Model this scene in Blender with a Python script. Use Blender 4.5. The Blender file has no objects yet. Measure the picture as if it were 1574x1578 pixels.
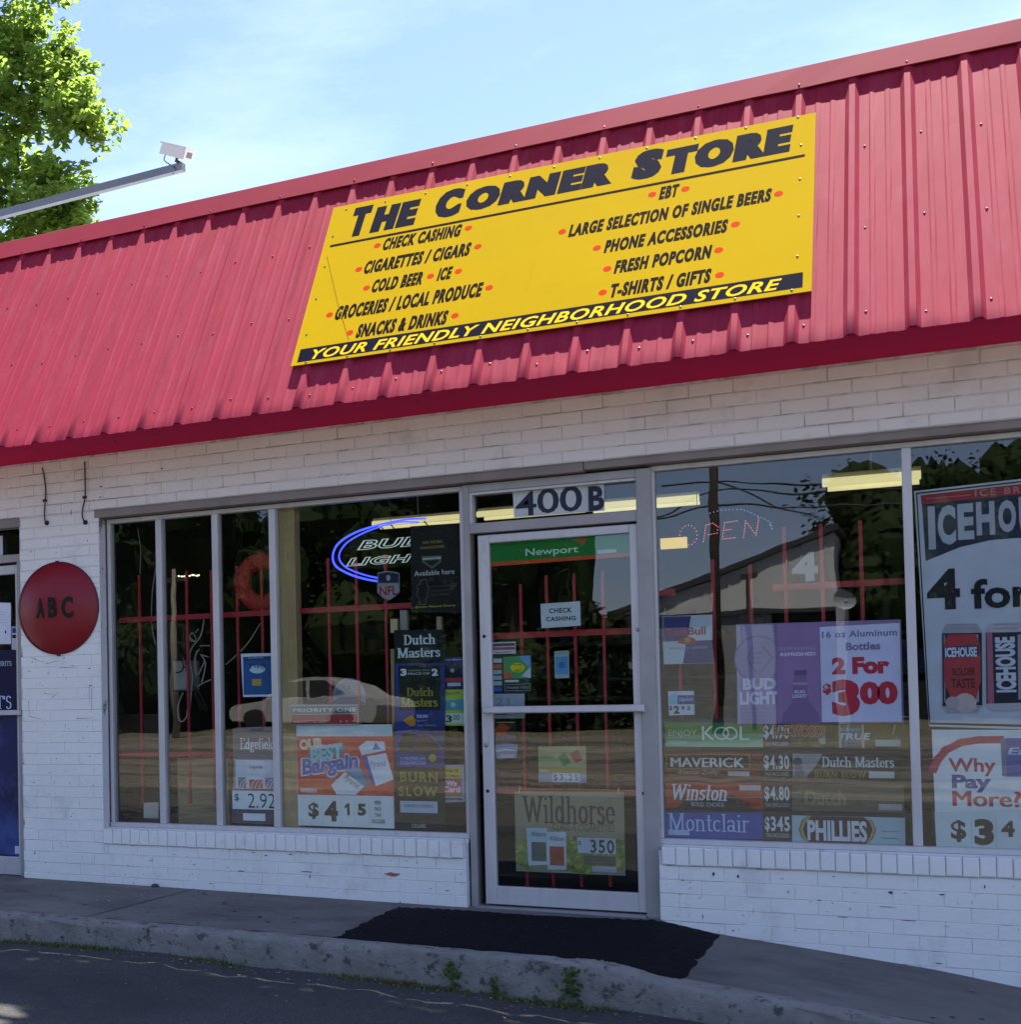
import bpy, math, random
from mathutils import Vector, Matrix
random.seed(7)
sc = bpy.context.scene
C = sc.collection
# ------------------------------------------------------------------ camera
CAM = Vector((0.0, -8.42489, 1.09967))
F, PX, PY = 2255.771, 0.0, 1037.128          # focal length and principal point, in pixels of a 1574 wide picture
R = Matrix(((0.8410110, 0.5408396, -0.0138941), (-0.0269307, 0.0162003, -0.9995060), (-0.5403473, 0.8409697, 0.0281898)))
cd = bpy.data.cameras.new('camera'); cam = bpy.data.objects.new('camera', cd); C.objects.link(cam)
m = Matrix((R[0], -R[1], -R[2])).transposed().to_4x4(); m.translation = CAM
cam.matrix_world = m
cd.sensor_fit = 'HORIZONTAL'; cd.sensor_width = 36.0; cd.lens = 36.0 * F / 1574
cd.shift_x = (787 - PX) / 1574; cd.shift_y = (PY - 789) / 1574
cd.clip_start = 0.05; cd.clip_end = 3000
sc.camera = cam
# ------------------------------------------------------------------ sky, sun, exposure
SUN_TILT, SUN_X = 0.404, 0.02                 # the sun stands behind the shop, 22 degrees off the vertical
sdir = Vector((SUN_X, SUN_TILT, 1)).normalized()
w = bpy.data.worlds.new('World'); sc.world = w; w.use_nodes = True
nt = w.node_tree; nt.nodes.clear()
def N(nt, t, **k):
    n = nt.nodes.new(t)
    for a, v in k.items():
        if a in n.inputs: n.inputs[a].default_value = v
        else: setattr(n, a, v)
    return n
sky = N(nt, 'ShaderNodeTexSky', sky_type='NISHITA', sun_disc=False, sun_elevation=math.asin(sdir.z), sun_rotation=math.atan2(sdir.x, sdir.y), altitude=200, air_density=1.0, dust_density=0.4, ozone_density=2.6)
bg = N(nt, 'ShaderNodeBackground', Strength=0.083); wo = N(nt, 'ShaderNodeOutputWorld')
tcw = N(nt, 'ShaderNodeTexCoord'); mpw = N(nt, 'ShaderNodeMapping'); mpw.inputs['Scale'].default_value = (2.2, 2.2, 7)
cn = N(nt, 'ShaderNodeTexNoise', Scale=1.6, Detail=7.0, Roughness=0.62)
cr = N(nt, 'ShaderNodeMapRange'); cr.inputs['From Min'].default_value = 0.42; cr.inputs['From Max'].default_value = 0.85; cr.inputs['To Max'].default_value = 0.24
mx = N(nt, 'ShaderNodeMix', data_type='RGBA'); mx.inputs['B'].default_value = (8.2, 9.0, 10.4, 1)
nt.links.new(tcw.outputs['Generated'], mpw.inputs['Vector']); nt.links.new(mpw.outputs['Vector'], cn.inputs['Vector'])
nt.links.new(cn.outputs['Fac'], cr.inputs['Value']); nt.links.new(cr.outputs['Result'], mx.inputs['Factor'])
tn = N(nt, 'ShaderNodeMix', data_type='RGBA', blend_type='MULTIPLY'); tn.inputs['Factor'].default_value = 1.0; tn.inputs['B'].default_value = (0.945, 0.895, 1.06, 1)
nt.links.new(sky.outputs['Color'], tn.inputs['A']); nt.links.new(tn.outputs['Result'], mx.inputs['A']); nt.links.new(mx.outputs['Result'], bg.inputs['Color']); nt.links.new(bg.outputs['Background'], wo.inputs['Surface'])
sl = bpy.data.lights.new('sun', 'SUN'); sl.energy = 5.0; sl.angle = math.radians(0.53); sl.color = (1.0, 0.95, 0.87)
so = bpy.data.objects.new('sun', sl); C.objects.link(so); so.rotation_euler = (-sdir).to_track_quat('-Z', 'Y').to_euler()
sc.view_settings.view_transform = 'Standard'; sc.view_settings.look = 'None'; sc.view_settings.gamma = 1.0
sc.view_settings.use_curve_mapping = False; sc.view_settings.exposure = 1.74
try:
    sc.cycles.transparent_max_bounces = 24; sc.cycles.max_bounces = 8; sc.cycles.use_denoising = True
except Exception: pass
# ------------------------------------------------------------------ pixel -> place
def ray(x, y): return R.transposed() @ Vector(((x - PX) / F, (y - PY) / F, 1.0))
def P(x, y, Y=0.0):
    r = ray(x, y); return CAM + r * ((Y - CAM.y) / r.y)
def G(x, y, Z):
    r = ray(x, y); return CAM + r * ((Z - CAM.z) / r.z)
ZM = dict(a=(440, 170, 3.7476), b=(840, 170, 3.5773), c=(420, 740, 4.919), d=(330, 1000, 5.441), e=(550, 950, 4.642), g=(720, 700, 5.247), h=(720, 960, 5.247),
          i=(720, 1130, 5.247), j=(1000, 660, 3.748), k=(1000, 930, 3.748), l=(1390, 660, 4.641), m=(1390, 980, 4.386), n=(1010, 1090, 7.1545), o=(1200, 1090, 7.171),
          q=(0, 740, 8.744), r=(0, 900, 8.744), s=(0, 1200, 8.744), t=(0, 680, 3.935), u=(0, 1050, 3.935), v=(150, 740, 5.247), x=(0, 0, 1.0), w=(230, 950, 4.785))
def z(tag, x, y):
    ox, oy, s = ZM[tag]; return (ox + x / s, oy + y / s)
# ------------------------------------------------------------------ materials
def lin(h):
    h = h.lstrip('#'); v = [int(h[i:i + 2], 16) / 255 for i in (0, 2, 4)]
    return tuple(c / 12.92 if c <= 0.04045 else ((c + 0.055) / 1.055) ** 2.4 for c in v)
_M = {}
def mat(name, col, rough=0.6, metal=0.0, var=0.12, vs=8.0, bump=0.0, bs=80.0, spec=0.4, col2=None, c2lo=0.55, c2hi=0.65, c2s=6.0, stretch=None, emit=None):
    if name in _M: return _M[name]
    if isinstance(col, str): col = lin(col)
    mt = bpy.data.materials.new(name); mt.use_nodes = True; nt = mt.node_tree
    b = nt.nodes['Principled BSDF']; L = nt.links.new
    b.inputs['Roughness'].default_value = rough; b.inputs['Metallic'].default_value = metal
    b.inputs['Specular IOR Level'].default_value = spec
    geo = N(nt, 'ShaderNodeNewGeometry'); vec = geo.outputs['Position']
    if stretch:
        mp = N(nt, 'ShaderNodeMapping'); mp.inputs['Scale'].default_value = stretch; L(vec, mp.inputs['Vector']); vec = mp.outputs['Vector']
    n1 = N(nt, 'ShaderNodeTexNoise', Scale=vs, Detail=5.0, Roughness=0.6); L(vec, n1.inputs['Vector'])
    mr = N(nt, 'ShaderNodeMapRange'); mr.inputs['From Min'].default_value = 0.25; mr.inputs['From Max'].default_value = 0.75
    mr.inputs['To Min'].default_value = 1 - var; mr.inputs['To Max'].default_value = 1 + var; L(n1.outputs['Fac'], mr.inputs['Value'])
    hs = N(nt, 'ShaderNodeHueSaturation'); hs.inputs['Color'].default_value = (*col, 1); L(mr.outputs['Result'], hs.inputs['Value'])
    out = hs.outputs['Color']
    if col2 is not None:
        if isinstance(col2, str): col2 = lin(col2)
        n2 = N(nt, 'ShaderNodeTexNoise', Scale=c2s, Detail=8.0, Roughness=0.68); L(vec, n2.inputs['Vector'])
        m2 = N(nt, 'ShaderNodeMapRange'); m2.inputs['From Min'].default_value = c2lo; m2.inputs['From Max'].default_value = c2hi; L(n2.outputs['Fac'], m2.inputs['Value'])
        mm = N(nt, 'ShaderNodeMix', data_type='RGBA'); mm.inputs['B'].default_value = (*col2, 1)
        L(m2.outputs['Result'], mm.inputs['Factor']); L(out, mm.inputs['A']); out = mm.outputs['Result']
    L(out, b.inputs['Base Color'])
    if bump:
        n3 = N(nt, 'ShaderNodeTexNoise', Scale=bs, Detail=6.0, Roughness=0.6); L(geo.outputs['Position'], n3.inputs['Vector'])
        bp = N(nt, 'ShaderNodeBump', Strength=bump, Distance=0.01); L(n3.outputs['Fac'], bp.inputs['Height']); L(bp.outputs['Normal'], b.inputs['Normal'])
    if emit:
        b.inputs['Emission Color'].default_value = (*emit[0], 1); b.inputs['Emission Strength'].default_value = emit[1]
    _M[name] = mt; return mt
def pm(h, sp=0.3): return mat('print ' + h + (' matte' if sp < .2 else ''), h, 0.42 if sp > .2 else .75, var=0.10, vs=7, spec=sp)
def glass_mat():
    mt = bpy.data.materials.new('window glass'); mt.use_nodes = True; nt = mt.node_tree; nt.nodes.clear(); L = nt.links.new
    lw = N(nt, 'ShaderNodeLayerWeight'); lw.inputs['Blend'].default_value = 0.5
    p5 = N(nt, 'ShaderNodeMath', operation='POWER'); p5.inputs[1].default_value = 4.5; L(lw.outputs['Facing'], p5.inputs[0])
    ma = N(nt, 'ShaderNodeMath', operation='MULTIPLY_ADD'); ma.inputs[1].default_value = 0.85; ma.inputs[2].default_value = 0.043; L(p5.outputs[0], ma.inputs[0])
    tr = N(nt, 'ShaderNodeBsdfTransparent'); tr.inputs['Color'].default_value = (0.90, 0.93, 0.92, 1)
    gl = N(nt, 'ShaderNodeBsdfGlossy', Roughness=0.004); gl.inputs['Color'].default_value = (1, 1, 1, 1)
    geo = N(nt, 'ShaderNodeNewGeometry'); nz = N(nt, 'ShaderNodeTexNoise', Scale=1.6, Detail=2.0); L(geo.outputs['Position'], nz.inputs['Vector'])
    bp = N(nt, 'ShaderNodeBump', Strength=0.02, Distance=0.05); L(nz.outputs['Fac'], bp.inputs['Height']); L(bp.outputs['Normal'], gl.inputs['Normal'])
    mi = N(nt, 'ShaderNodeMixShader'); L(ma.outputs[0], mi.inputs[0]); L(tr.outputs[0], mi.inputs[1]); L(gl.outputs[0], mi.inputs[2])
    o = N(nt, 'ShaderNodeOutputMaterial'); L(mi.outputs[0], o.inputs['Surface']); return mt
def leaf_mat(name, col, t=0.5):
    mt = bpy.data.materials.new(name); mt.use_nodes = True; nt = mt.node_tree; nt.nodes.clear(); L = nt.links.new
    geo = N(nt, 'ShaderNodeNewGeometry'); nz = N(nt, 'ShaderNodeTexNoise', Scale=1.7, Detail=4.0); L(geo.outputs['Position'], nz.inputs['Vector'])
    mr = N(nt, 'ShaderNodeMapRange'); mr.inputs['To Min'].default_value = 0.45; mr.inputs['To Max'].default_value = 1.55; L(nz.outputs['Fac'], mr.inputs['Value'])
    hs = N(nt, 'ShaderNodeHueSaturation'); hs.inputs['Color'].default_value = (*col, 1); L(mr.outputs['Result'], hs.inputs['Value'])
    df = N(nt, 'ShaderNodeBsdfPrincipled', Roughness=0.65); df.inputs['Specular IOR Level'].default_value = 0.12; tl = N(nt, 'ShaderNodeBsdfTranslucent'); L(hs.outputs['Color'], df.inputs['Base Color'])
    h2 = N(nt, 'ShaderNodeHueSaturation', Value=1.5, Hue=0.49, Saturation=1.0); L(hs.outputs['Color'], h2.inputs['Color']); L(h2.outputs['Color'], tl.inputs['Color'])
    mi = N(nt, 'ShaderNodeMixShader'); mi.inputs[0].default_value = t; L(df.outputs[0], mi.inputs[1]); L(tl.outputs[0], mi.inputs[2])
    o = N(nt, 'ShaderNodeOutputMaterial'); L(mi.outputs[0], o.inputs['Surface']); return mt
PAINT = mat('white brick paint', (0.82, 0.82, 0.76), 0.55, var=0.05, vs=2.2, bump=0.35, bs=55, col2=(0.58, 0.55, 0.50), c2lo=0.55, c2hi=0.80, c2s=3.2)
MORTAR = mat('painted mortar', (0.66, 0.66, 0.67), 0.8, var=0.06, vs=9, bump=0.4, bs=90, col2=(0.2, 0.19, 0.18), c2lo=0.60, c2hi=0.66, c2s=7.0)
MORTAR2 = mat('cracked mortar', (0.40, 0.38, 0.35), 0.8, var=0.2, vs=9, bump=0.4, bs=90, col2=(0.66, 0.66, 0.67), c2lo=0.44, c2hi=0.52, c2s=5.0)
CRACK = mat('open joint dark', (0.07, 0.065, 0.06), 0.9, var=0.3)
ALU = mat('weathered aluminium', (0.56, 0.555, 0.54), 0.42, metal=0.25, var=0.10, vs=5, bump=0.05, bs=30, col2=(0.36, 0.34, 0.31), c2lo=0.60, c2hi=0.80, c2s=4, stretch=(3, 3, 0.6))
ALUD = mat('dull aluminium', (0.36, 0.35, 0.33), 0.5, metal=0.25, var=0.14, vs=5, bump=0.05, bs=30)
STEEL = mat('painted steel lintel', (0.26, 0.235, 0.205), 0.7, var=0.18, vs=6, bump=0.2, bs=50)
ROOF = mat('red roof metal', (0.305, 0.020, 0.047), 0.7, var=0.12, vs=2.4, spec=0.10, bump=0.05, bs=4, col2=(0.34, 0.050, 0.082), c2lo=0.50, c2hi=0.85, c2s=2.6, stretch=(5, 0.8, 0.8))
TRIM = mat('red trim metal', (0.265, 0.018, 0.042), 0.7, var=0.07, vs=1.5, spec=0.08, bump=0.03, bs=5)
SCREW = mat('screw head', (0.22, 0.05, 0.06), 0.4, metal=0.3, var=0.2)
BLACKR = mat('black rubber', (0.0075, 0.0075, 0.009), 0.9, spec=.12, var=0.3, vs=60, bump=0.5, bs=220)
CABLE = mat('black cable', (0.02, 0.018, 0.016), 0.6, var=0.2)
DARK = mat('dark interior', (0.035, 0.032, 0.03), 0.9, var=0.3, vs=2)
REDBAR = mat('red painted bar', (0.42, 0.022, 0.035), 0.45, var=0.15, vs=8)
WOOD = mat('pine stud', (0.46, 0.33, 0.15), 0.7, var=0.2, vs=4, bump=0.2, bs=30, stretch=(14, 14, 1.2), col2=(0.2, 0.12, 0.05), c2lo=0.66, c2hi=0.72, c2s=2)
GLASS = glass_mat()
CONC = mat('old concrete', (0.165, 0.154, 0.136), 0.9, var=0.22, vs=2.2, bump=0.5, bs=45, col2=(0.075, 0.07, 0.07), c2lo=0.45, c2hi=0.7, c2s=1.4)
KERB = mat('worn kerb concrete', (0.215, 0.203, 0.18), 0.92, var=0.25, vs=9, bump=0.9, bs=42, col2=(0.07, 0.066, 0.062), c2lo=0.545, c2hi=0.62, c2s=17)
ASPH = mat('asphalt', (0.054, 0.051, 0.049), 0.9, var=0.85, vs=95, bump=1.0, bs=110, col2=(0.03, 0.029, 0.03), c2lo=0.5, c2hi=0.68, c2s=0.9)
# ------------------------------------------------------------------ mesh helpers
class MB:
    def __init__(s): s.v = []; s.f = []
    def face(s, pts):
        i = len(s.v); s.v += [tuple(p) for p in pts]; s.f.append(tuple(range(i, i + len(pts))))
    def box(s, x0, x1, y0, y1, z0, z1):
        i = len(s.v); s.v += [(x0, y0, z0), (x1, y0, z0), (x1, y1, z0), (x0, y1, z0), (x0, y0, z1), (x1, y0, z1), (x1, y1, z1), (x0, y1, z1)]
        s.f += [tuple(i + k for k in q) for q in ((0, 3, 2, 1), (4, 5, 6, 7), (0, 1, 5, 4), (1, 2, 6, 5), (2, 3, 7, 6), (3, 0, 4, 7))]
    def bbox(s, x0, x1, y0, y1, z0, z1, b=0.004):      # box whose front (-y) face has bevelled edges
        s.box(x0, x1, y0 + b, y1, z0, z1); i = len(s.v)
        s.v += [(x0 + b, y0, z0 + b), (x1 - b, y0, z0 + b), (x1 - b, y0, z1 - b), (x0 + b, y0, z1 - b)]
        k = i - 8; o = (k, k + 1, k + 5, k + 4); s.f = [q for q in s.f if q != o]
        s.f.append((i, i + 1, i + 2, i + 3))
        for a in range(4): s.f.append((o[a], o[(a + 1) % 4], i + (a + 1) % 4, i + a))
    def tube(s, pts, r, n=8, cap=True, r2=None):
        pts = [Vector(p) for p in pts]; i0 = len(s.v); m = len(pts)
        up = Vector((0.31, 0.22, 0.92)).normalized()
        for k, p in enumerate(pts):
            d = (pts[min(k + 1, m - 1)] - pts[max(k - 1, 0)]).normalized()
            u = d.cross(up)
            if u.length < 1e-3: u = d.cross(Vector((1, 0, 0)))
            u.normalize(); v = d.cross(u); rr = r if r2 is None else r + (r2 - r) * k / max(1, m - 1)
            for a in range(n):
                t = 2 * math.pi * a / n; s.v.append(tuple(p + u * (math.cos(t) * rr) + v * (math.sin(t) * rr)))
        for k in range(m - 1):
            for a in range(n):
                b = (a + 1) % n; s.f.append((i0 + k * n + a, i0 + k * n + b, i0 + (k + 1) * n + b, i0 + (k + 1) * n + a))
        if cap:
            s.f.append(tuple(i0 + a for a in reversed(range(n)))); s.f.append(tuple(i0 + (m - 1) * n + a for a in range(n)))
    def dome(s, c, nrm, r, h, n=10, rings=3):
        c = Vector(c); nrm = Vector(nrm).normalized(); u = nrm.orthogonal().normalized(); v = nrm.cross(u); i0 = len(s.v)
        for k in range(rings):
            t = k / rings * math.pi / 2
            for a in range(n):
                q = 2 * math.pi * a / n; s.v.append(tuple(c + (u * math.cos(q) + v * math.sin(q)) * (r * math.cos(t)) + nrm * (h * math.sin(t))))
        s.v.append(tuple(c + nrm * h))
        for k in range(rings - 1):
            for a in range(n):
                b = (a + 1) % n; s.f.append((i0 + k * n + a, i0 + k * n + b, i0 + (k + 1) * n + b, i0 + (k + 1) * n + a))
        for a in range(n): s.f.append((i0 + (rings - 1) * n + a, i0 + (rings - 1) * n + (a + 1) % n, i0 + rings * n))
    def prism(s, pts, d):                               # polygon swept by vector d
        pts = [Vector(p) for p in pts]; d = Vector(d); i = len(s.v); n = len(pts)
        s.v += [tuple(p) for p in pts] + [tuple(p + d) for p in pts]
        s.f.append(tuple(range(i, i + n))); s.f.append(tuple(reversed(range(i + n, i + 2 * n))))
        for a in range(n): b = (a + 1) % n; s.f.append((i + a, i + n + a, i + n + b, i + b))
    def mesh(s, name, mt, smooth=False):
        me = bpy.data.meshes.new(name); me.from_pydata(s.v, [], s.f)
        for q in (mt if isinstance(mt, (list, tuple)) else [mt]): me.materials.append(q)
        if smooth: me.shade_smooth()
        me.update(); return me
    def build(s, name, mt, parent=None, smooth=False, kind=None):
        return link(name, s.mesh(name, mt, smooth), parent, kind)
def link(name, me, parent=None, kind=None):
    o = bpy.data.objects.new(name, me); C.objects.link(o)
    if parent: o.parent = parent
    if kind: o['kind'] = kind
    return o
def tag(o, label, cat, group=None):
    o['label'] = label; o['category'] = cat
    if group: o['group'] = group
    return o
def empty(name, loc, label, cat, group=None):
    o = bpy.data.objects.new(name, None); C.objects.link(o); o.empty_display_size = 0.1
    o['origin_hint'] = tuple(loc); return tag(o, label, cat, group)
def smooth_path(pts, n=6):
    pts = [Vector(p) for p in pts]; q = [pts[0]] + pts + [pts[-1]]; out = []
    for i in range(1, len(q) - 2):
        a, b, c, d = q[i - 1], q[i], q[i + 1], q[i + 2]
        for k in range(n):
            t = k / n; out.append(0.5 * ((2 * b) + (c - a) * t + (2 * a - 5 * b + 4 * c - d) * t * t + (3 * b - a - 3 * c + d) * t ** 3))
    out.append(pts[-1]); return out
# ------------------------------------------------------------------ lettering
_TC = {}
def glyphs(text, bold=0.02, shear=0.0, space=1.0, fat=0.0):      # flat mesh of a text, normalised to the unit square
    key = (text, bold, shear, space, fat)
    if key in _TC: return _TC[key]
    hasM = 'M' in text and bold > 0          # the font's M does not survive an offset: thicken it by side by side copies
    cu = bpy.data.curves.new('lettering', 'FONT'); cu.body = text; cu.size = 1.0; cu.offset = 0.0 if hasM else bold; cu.shear = shear; cu.space_character = space
    cu.resolution_u = 3; cu.fill_mode = 'FRONT'
    o = bpy.data.objects.new('lettering', cu); C.objects.link(o)
    dg = bpy.context.evaluated_depsgraph_get(); me = bpy.data.meshes.new_from_object(o.evaluated_get(dg))
    V = [(v.co.x, v.co.y) for v in me.vertices]; Fc = [tuple(p.vertices) for p in me.polygons]
    bpy.data.objects.remove(o); bpy.data.meshes.remove(me); bpy.data.curves.remove(cu)
    lay_ = None
    if hasM or fat:
        fw = bold if hasM else fat
        nV = len(V); V0, F0 = V, Fc; V, Fc, lay_ = [], [], []
        for c_, dx in enumerate((-fw, 0.0, fw)): Fc += [tuple(i + nV * c_ for i in f) for f in F0]; V += [(a + dx, b) for a, b in V0]; lay_ += [c_] * nV
    x0 = min(v[0] for v in V); x1 = max(v[0] for v in V); y0 = min(v[1] for v in V); y1 = max(v[1] for v in V)
    V = [((a - x0) / max(1e-6, x1 - x0), (b - y0) / max(1e-6, y1 - y0)) for a, b in V]
    _TC[key] = (V, Fc, lay_) if lay_ else (V, Fc); return _TC[key]
def A(cx, cy, rx, ry, a0, a1, n=11): return [(cx + rx * math.cos(math.radians(a0 + (a1 - a0) * k / n)), cy + ry * math.sin(math.radians(a0 + (a1 - a0) * k / n))) for k in range(n + 1)]
def ST(x, y0, y1, s=0.1, top=2): return [[(x, y0), (x, y1)], [(x - s, y0 + .02), (x + s, y0 + .02)]] + ([[(x - s, y1 - .02), (x + (s if top == 2 else 0), y1 - .02)]] if top else [])
SF = {'D': (.80, ST(.16, 0, 1) + [[(.16, .98)] + A(.32, .5, .36, .48, 90, -90) + [(.16, .02)]]),
 'M': (1.04, ST(.15, 0, 1) + ST(.86, 0, 1) + [[(.17, 1), (.5, .05)], [(.5, .05), (.84, 1)]]),
 'E': (.70, ST(.16, 0, 1) + [[(.16, .98), (.6, .98), (.6, .8)], [(.16, .52), (.44, .52)], [(.16, .02), (.62, .02), (.62, .22)]]),
 'W': (1.14, [[(.1, .98), (.34, .03)], [(.34, .03), (.56, .95)], [(.56, .95), (.78, .03)], [(.78, .03), (1.02, .98)], [(0, .98), (.22, .98)], [(.9, .98), (1.12, .98)]]),
 'R': (.78, ST(.16, 0, 1) + [[(.16, .98)] + A(.34, .75, .26, .23, 90, -90) + [(.16, .52)], [(.36, .5), (.66, .02), (.76, .02)]]),
 'P': (.70, ST(.16, 0, 1) + [[(.16, .98)] + A(.34, .73, .26, .25, 90, -90) + [(.16, .48)]]), 'I': (.34, ST(.16, 0, 1)), 'T': (.74, ST(.37, 0, 1, top=0) + [[(.06, .8), (.06, .98), (.68, .98), (.68, .8)]]),
 'S': (.62, [A(.3, .75, .2, .23, 25, 270) + A(.3, .26, .22, .26, 90, -155)]), "'": (.22, [[(.1, .98), (.08, .75)]]), ' ': (.34, []),
 'a': (.56, [[(.09, .54)] + A(.25, .48, .17, .17, 150, 0) + [(.42, .1), (.52, .02)], A(.24, .19, .16, .17, 0, 360)]),
 'u': (.64, [[(.02, .64), (.14, .64), (.14, .2)] + A(.28, .2, .14, .18, 180, 360), [(.38, .64), (.48, .64), (.48, .02), (.6, .02)]]),
 't': (.40, [[(.18, .92), (.18, .16)] + A(.28, .16, .1, .14, 180, 310), [(.04, .64), (.36, .64)]]),
 'c': (.52, [A(.28, .33, .2, .31, 45, 315)]), 'h': (.66, ST(.14, 0, 1, top=1) + [A(.31, .44, .18, .2, 160, 0) + [(.49, 0)], [(.39, .02), (.6, .02)]]),
 's': (.46, [A(.22, .5, .13, .14, 20, 270) + A(.22, .19, .15, .17, 90, -160)]), 'e': (.54, [[(.09, .36), (.46, .36)] + A(.27, .34, .19, .3, 0, 320)]),
 'r': (.46, ST(.14, 0, .66, top=1) + [A(.31, .44, .17, .2, 160, 50)]), 'd': (.64, [A(.27, .32, .18, .3, 0, 360)] + ST(.46, 0, 1, .08, 1)),
 'g': (.58, [A(.25, .43, .16, .21, 0, 360), A(.26, -.13, .2, .14, 0, 360), [(.22, .22), (.12, .1), (.2, .01)], [(.38, .58), (.52, .64)]]),
 'f': (.40, ST(.16, 0, .8, top=0) + [A(.29, .8, .13, .18, 180, 45), [(.03, .64), (.36, .64)]]), 'i': (.32, ST(.16, 0, .66, top=1) + [[(.16, .88), (.16, .95)]]),
 'l': (.32, ST(.16, 0, 1, top=1)), 'o': (.58, [A(.29, .33, .2, .31, 0, 360)]), 'n': (.66, ST(.14, 0, .66, top=1) + [A(.31, .44, .18, .2, 160, 0) + [(.49, 0)], [(.39, .02), (.6, .02)]])}
def hull(p):
    p = sorted(set(p)); h = []
    for seq in (p, p[::-1]):
        st = len(h)
        for q in seq:
            while len(h) - st >= 2 and (h[-1][0] - h[-2][0]) * (q[1] - h[-2][1]) - (h[-1][1] - h[-2][1]) * (q[0] - h[-2][0]) <= 1e-12: h.pop()
            h.append(q)
        h.pop()
    return h
def serif(text, a=0.14, b=0.05, shear=0.0):
    key = (text, 'serif', a, shear)
    if key in _TC: return _TC[key]
    V = []; Fc = []; x = 0.0
    for ch in text:
        adv, st = SF[ch]
        for s_ in st:
            for p, q in zip(s_, s_[1:]):
                hp = hull([(round(t[0] + dx, 5), round(t[1] + dy, 5)) for t in (p, q) for dx in (-a / 2, a / 2) for dy in (-b / 2, b / 2)])
                i = len(V); V += [(x + u + v * shear, v) for u, v in hp]; Fc.append(tuple(range(i, i + len(hp))))
        x += adv
    x0 = min(v[0] for v in V); x1 = max(v[0] for v in V); y0 = min(v[1] for v in V); y1 = max(v[1] for v in V)
    V = [((u - x0) / (x1 - x0), (v - y0) / (y1 - y0)) for u, v in V]
    _TC[key] = (V, Fc, True); return _TC[key]
class Plane:       # a flat place: the picture point (px, py) -> plane coordinates, plane coordinates + height -> world
    def __init__(s, o, u, v):
        s.o, s.u, s.v = Vector(o), Vector(u).normalized(), Vector(v).normalized(); s.n = s.u.cross(s.v)
    def uv(s, x, y, off=0.0):
        r = ray(x, y); e = s.o + s.n * off; t = (e - CAM).dot(s.n) / r.dot(s.n); q = CAM + r * t - e; return q.dot(s.u), q.dot(s.v)
    def at(s, a, b, h=0.0): return s.o + s.u * a + s.v * b + s.n * h
def wallplane(Y): return Plane((0, Y, 0), (1, 0, 0), (0, 0, 1))
class Poster:
    """a printed sheet: own mesh, printed areas and lettering as thin children"""
    def __init__(s, name, pl, corners, col, label, cat, group=None, th=0.003, h=0.0, mt=None):
        s.pl = pl; s.h = h + th; s.k = 0
        q = [pl.uv(*c) for c in corners]; s.q = q
        mb = MB(); mb.prism([pl.at(a, b, h + th) for a, b in q][::-1], -pl.n * th)
        s.o = tag(mb.build(name, mt or s.pm(col)), label, cat, group)
    def lay(s):
        s.k += 1; return s.h + (0.00045 if s.flat == 1 else 0.0008 if s.flat == 2 else 0.00016 * s.k)
    flat = 0
    def pm(s, c): return pm(c, .02 if s.flat else .3)
    def area(s, pts, col, name='print_panel', mt=None):
        h = s.lay(); mb = MB(); mb.face([s.pl.at(*s.pl.uv(*p), h) for p in pts]); return mb.build(name, mt or s.pm(col), s.o)
    def rect(s, p, q, col, name='print_panel', mt=None):
        a, b = s.pl.uv(*p); c, d = s.pl.uv(*q); h = s.lay(); mb = MB()
        mb.face([s.pl.at(a, b, h), s.pl.at(c, b, h), s.pl.at(c, d, h), s.pl.at(a, d, h)]); return mb.build(name, mt or s.pm(col), s.o)
    def disc(s, c, rx, ry, col, name='print_dot', n=18):
        a, b = s.pl.uv(*c); h = s.lay(); mb = MB(); mb.face([s.pl.at(a + rx * math.cos(2 * math.pi * i / n), b + ry * math.sin(2 * math.pi * i / n), h) for i in range(n)]); return mb.build(name, s.pm(col), s.o)
    def dots(s, cs, rx, ry, col, name='print_dot'):
        return [s.disc(c, rx, ry, col, name) for c in cs]
    def line(s, pts, wd, col, name='print_line', closed=False):
        q = [Vector(s.pl.uv(*p)) for p in pts]; h = s.lay(); mb = MB()
        if closed: q.append(q[0])
        for i, (a, b) in enumerate(zip(q, q[1:])):
            d = (b - a); d = d.normalized() if d.length else Vector((1, 0)); n = Vector((-d.y, d.x)) * wd / 2; d *= wd / 2.2
            mb.face([s.pl.at(*p, h + i * 1e-5) for p in (a - n - d, b - n + d, b + n + d, a + n - d)])
        return mb.build(name, s.pm(col), s.o)
    def text(s, t, bl, tr, col, bold=0.02, fat=0.0, shear=0.0, space=1.0, ser=None, rot=0.0, name='lettering', mt=None):
        g = serif(t, *ser, shear=shear) if ser else glyphs(t, bold, shear, space, fat)
        a, b = s.pl.uv(*bl); c, d = s.pl.uv(*tr); h = s.lay(); V = []
        mx_, my_ = (a + c) / 2, (b + d) / 2; cs, sn = math.cos(rot), math.sin(rot)
        for i, (u, v) in enumerate(g[0]):
            X = a + (c - a) * u - mx_; Z = b + (d - b) * v - my_
            V.append(s.pl.at(mx_ + X * cs - Z * sn, my_ + X * sn + Z * cs, h))
        if len(g) == 3 and g[2] is not True: V = [v + s.pl.n * (g[2][i] * 3e-5) for i, v in enumerate(V)]
        elif len(g) == 3:
            for k, f in enumerate(g[1]):
                for i in f: V[i] = V[i] + s.pl.n * (k * 6e-6)
        me = bpy.data.meshes.new(name); me.from_pydata([tuple(p) for p in V], [], g[1]); me.materials.append(mt or s.pm(col)); me.update()
        return link(name, me, s.o)
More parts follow.
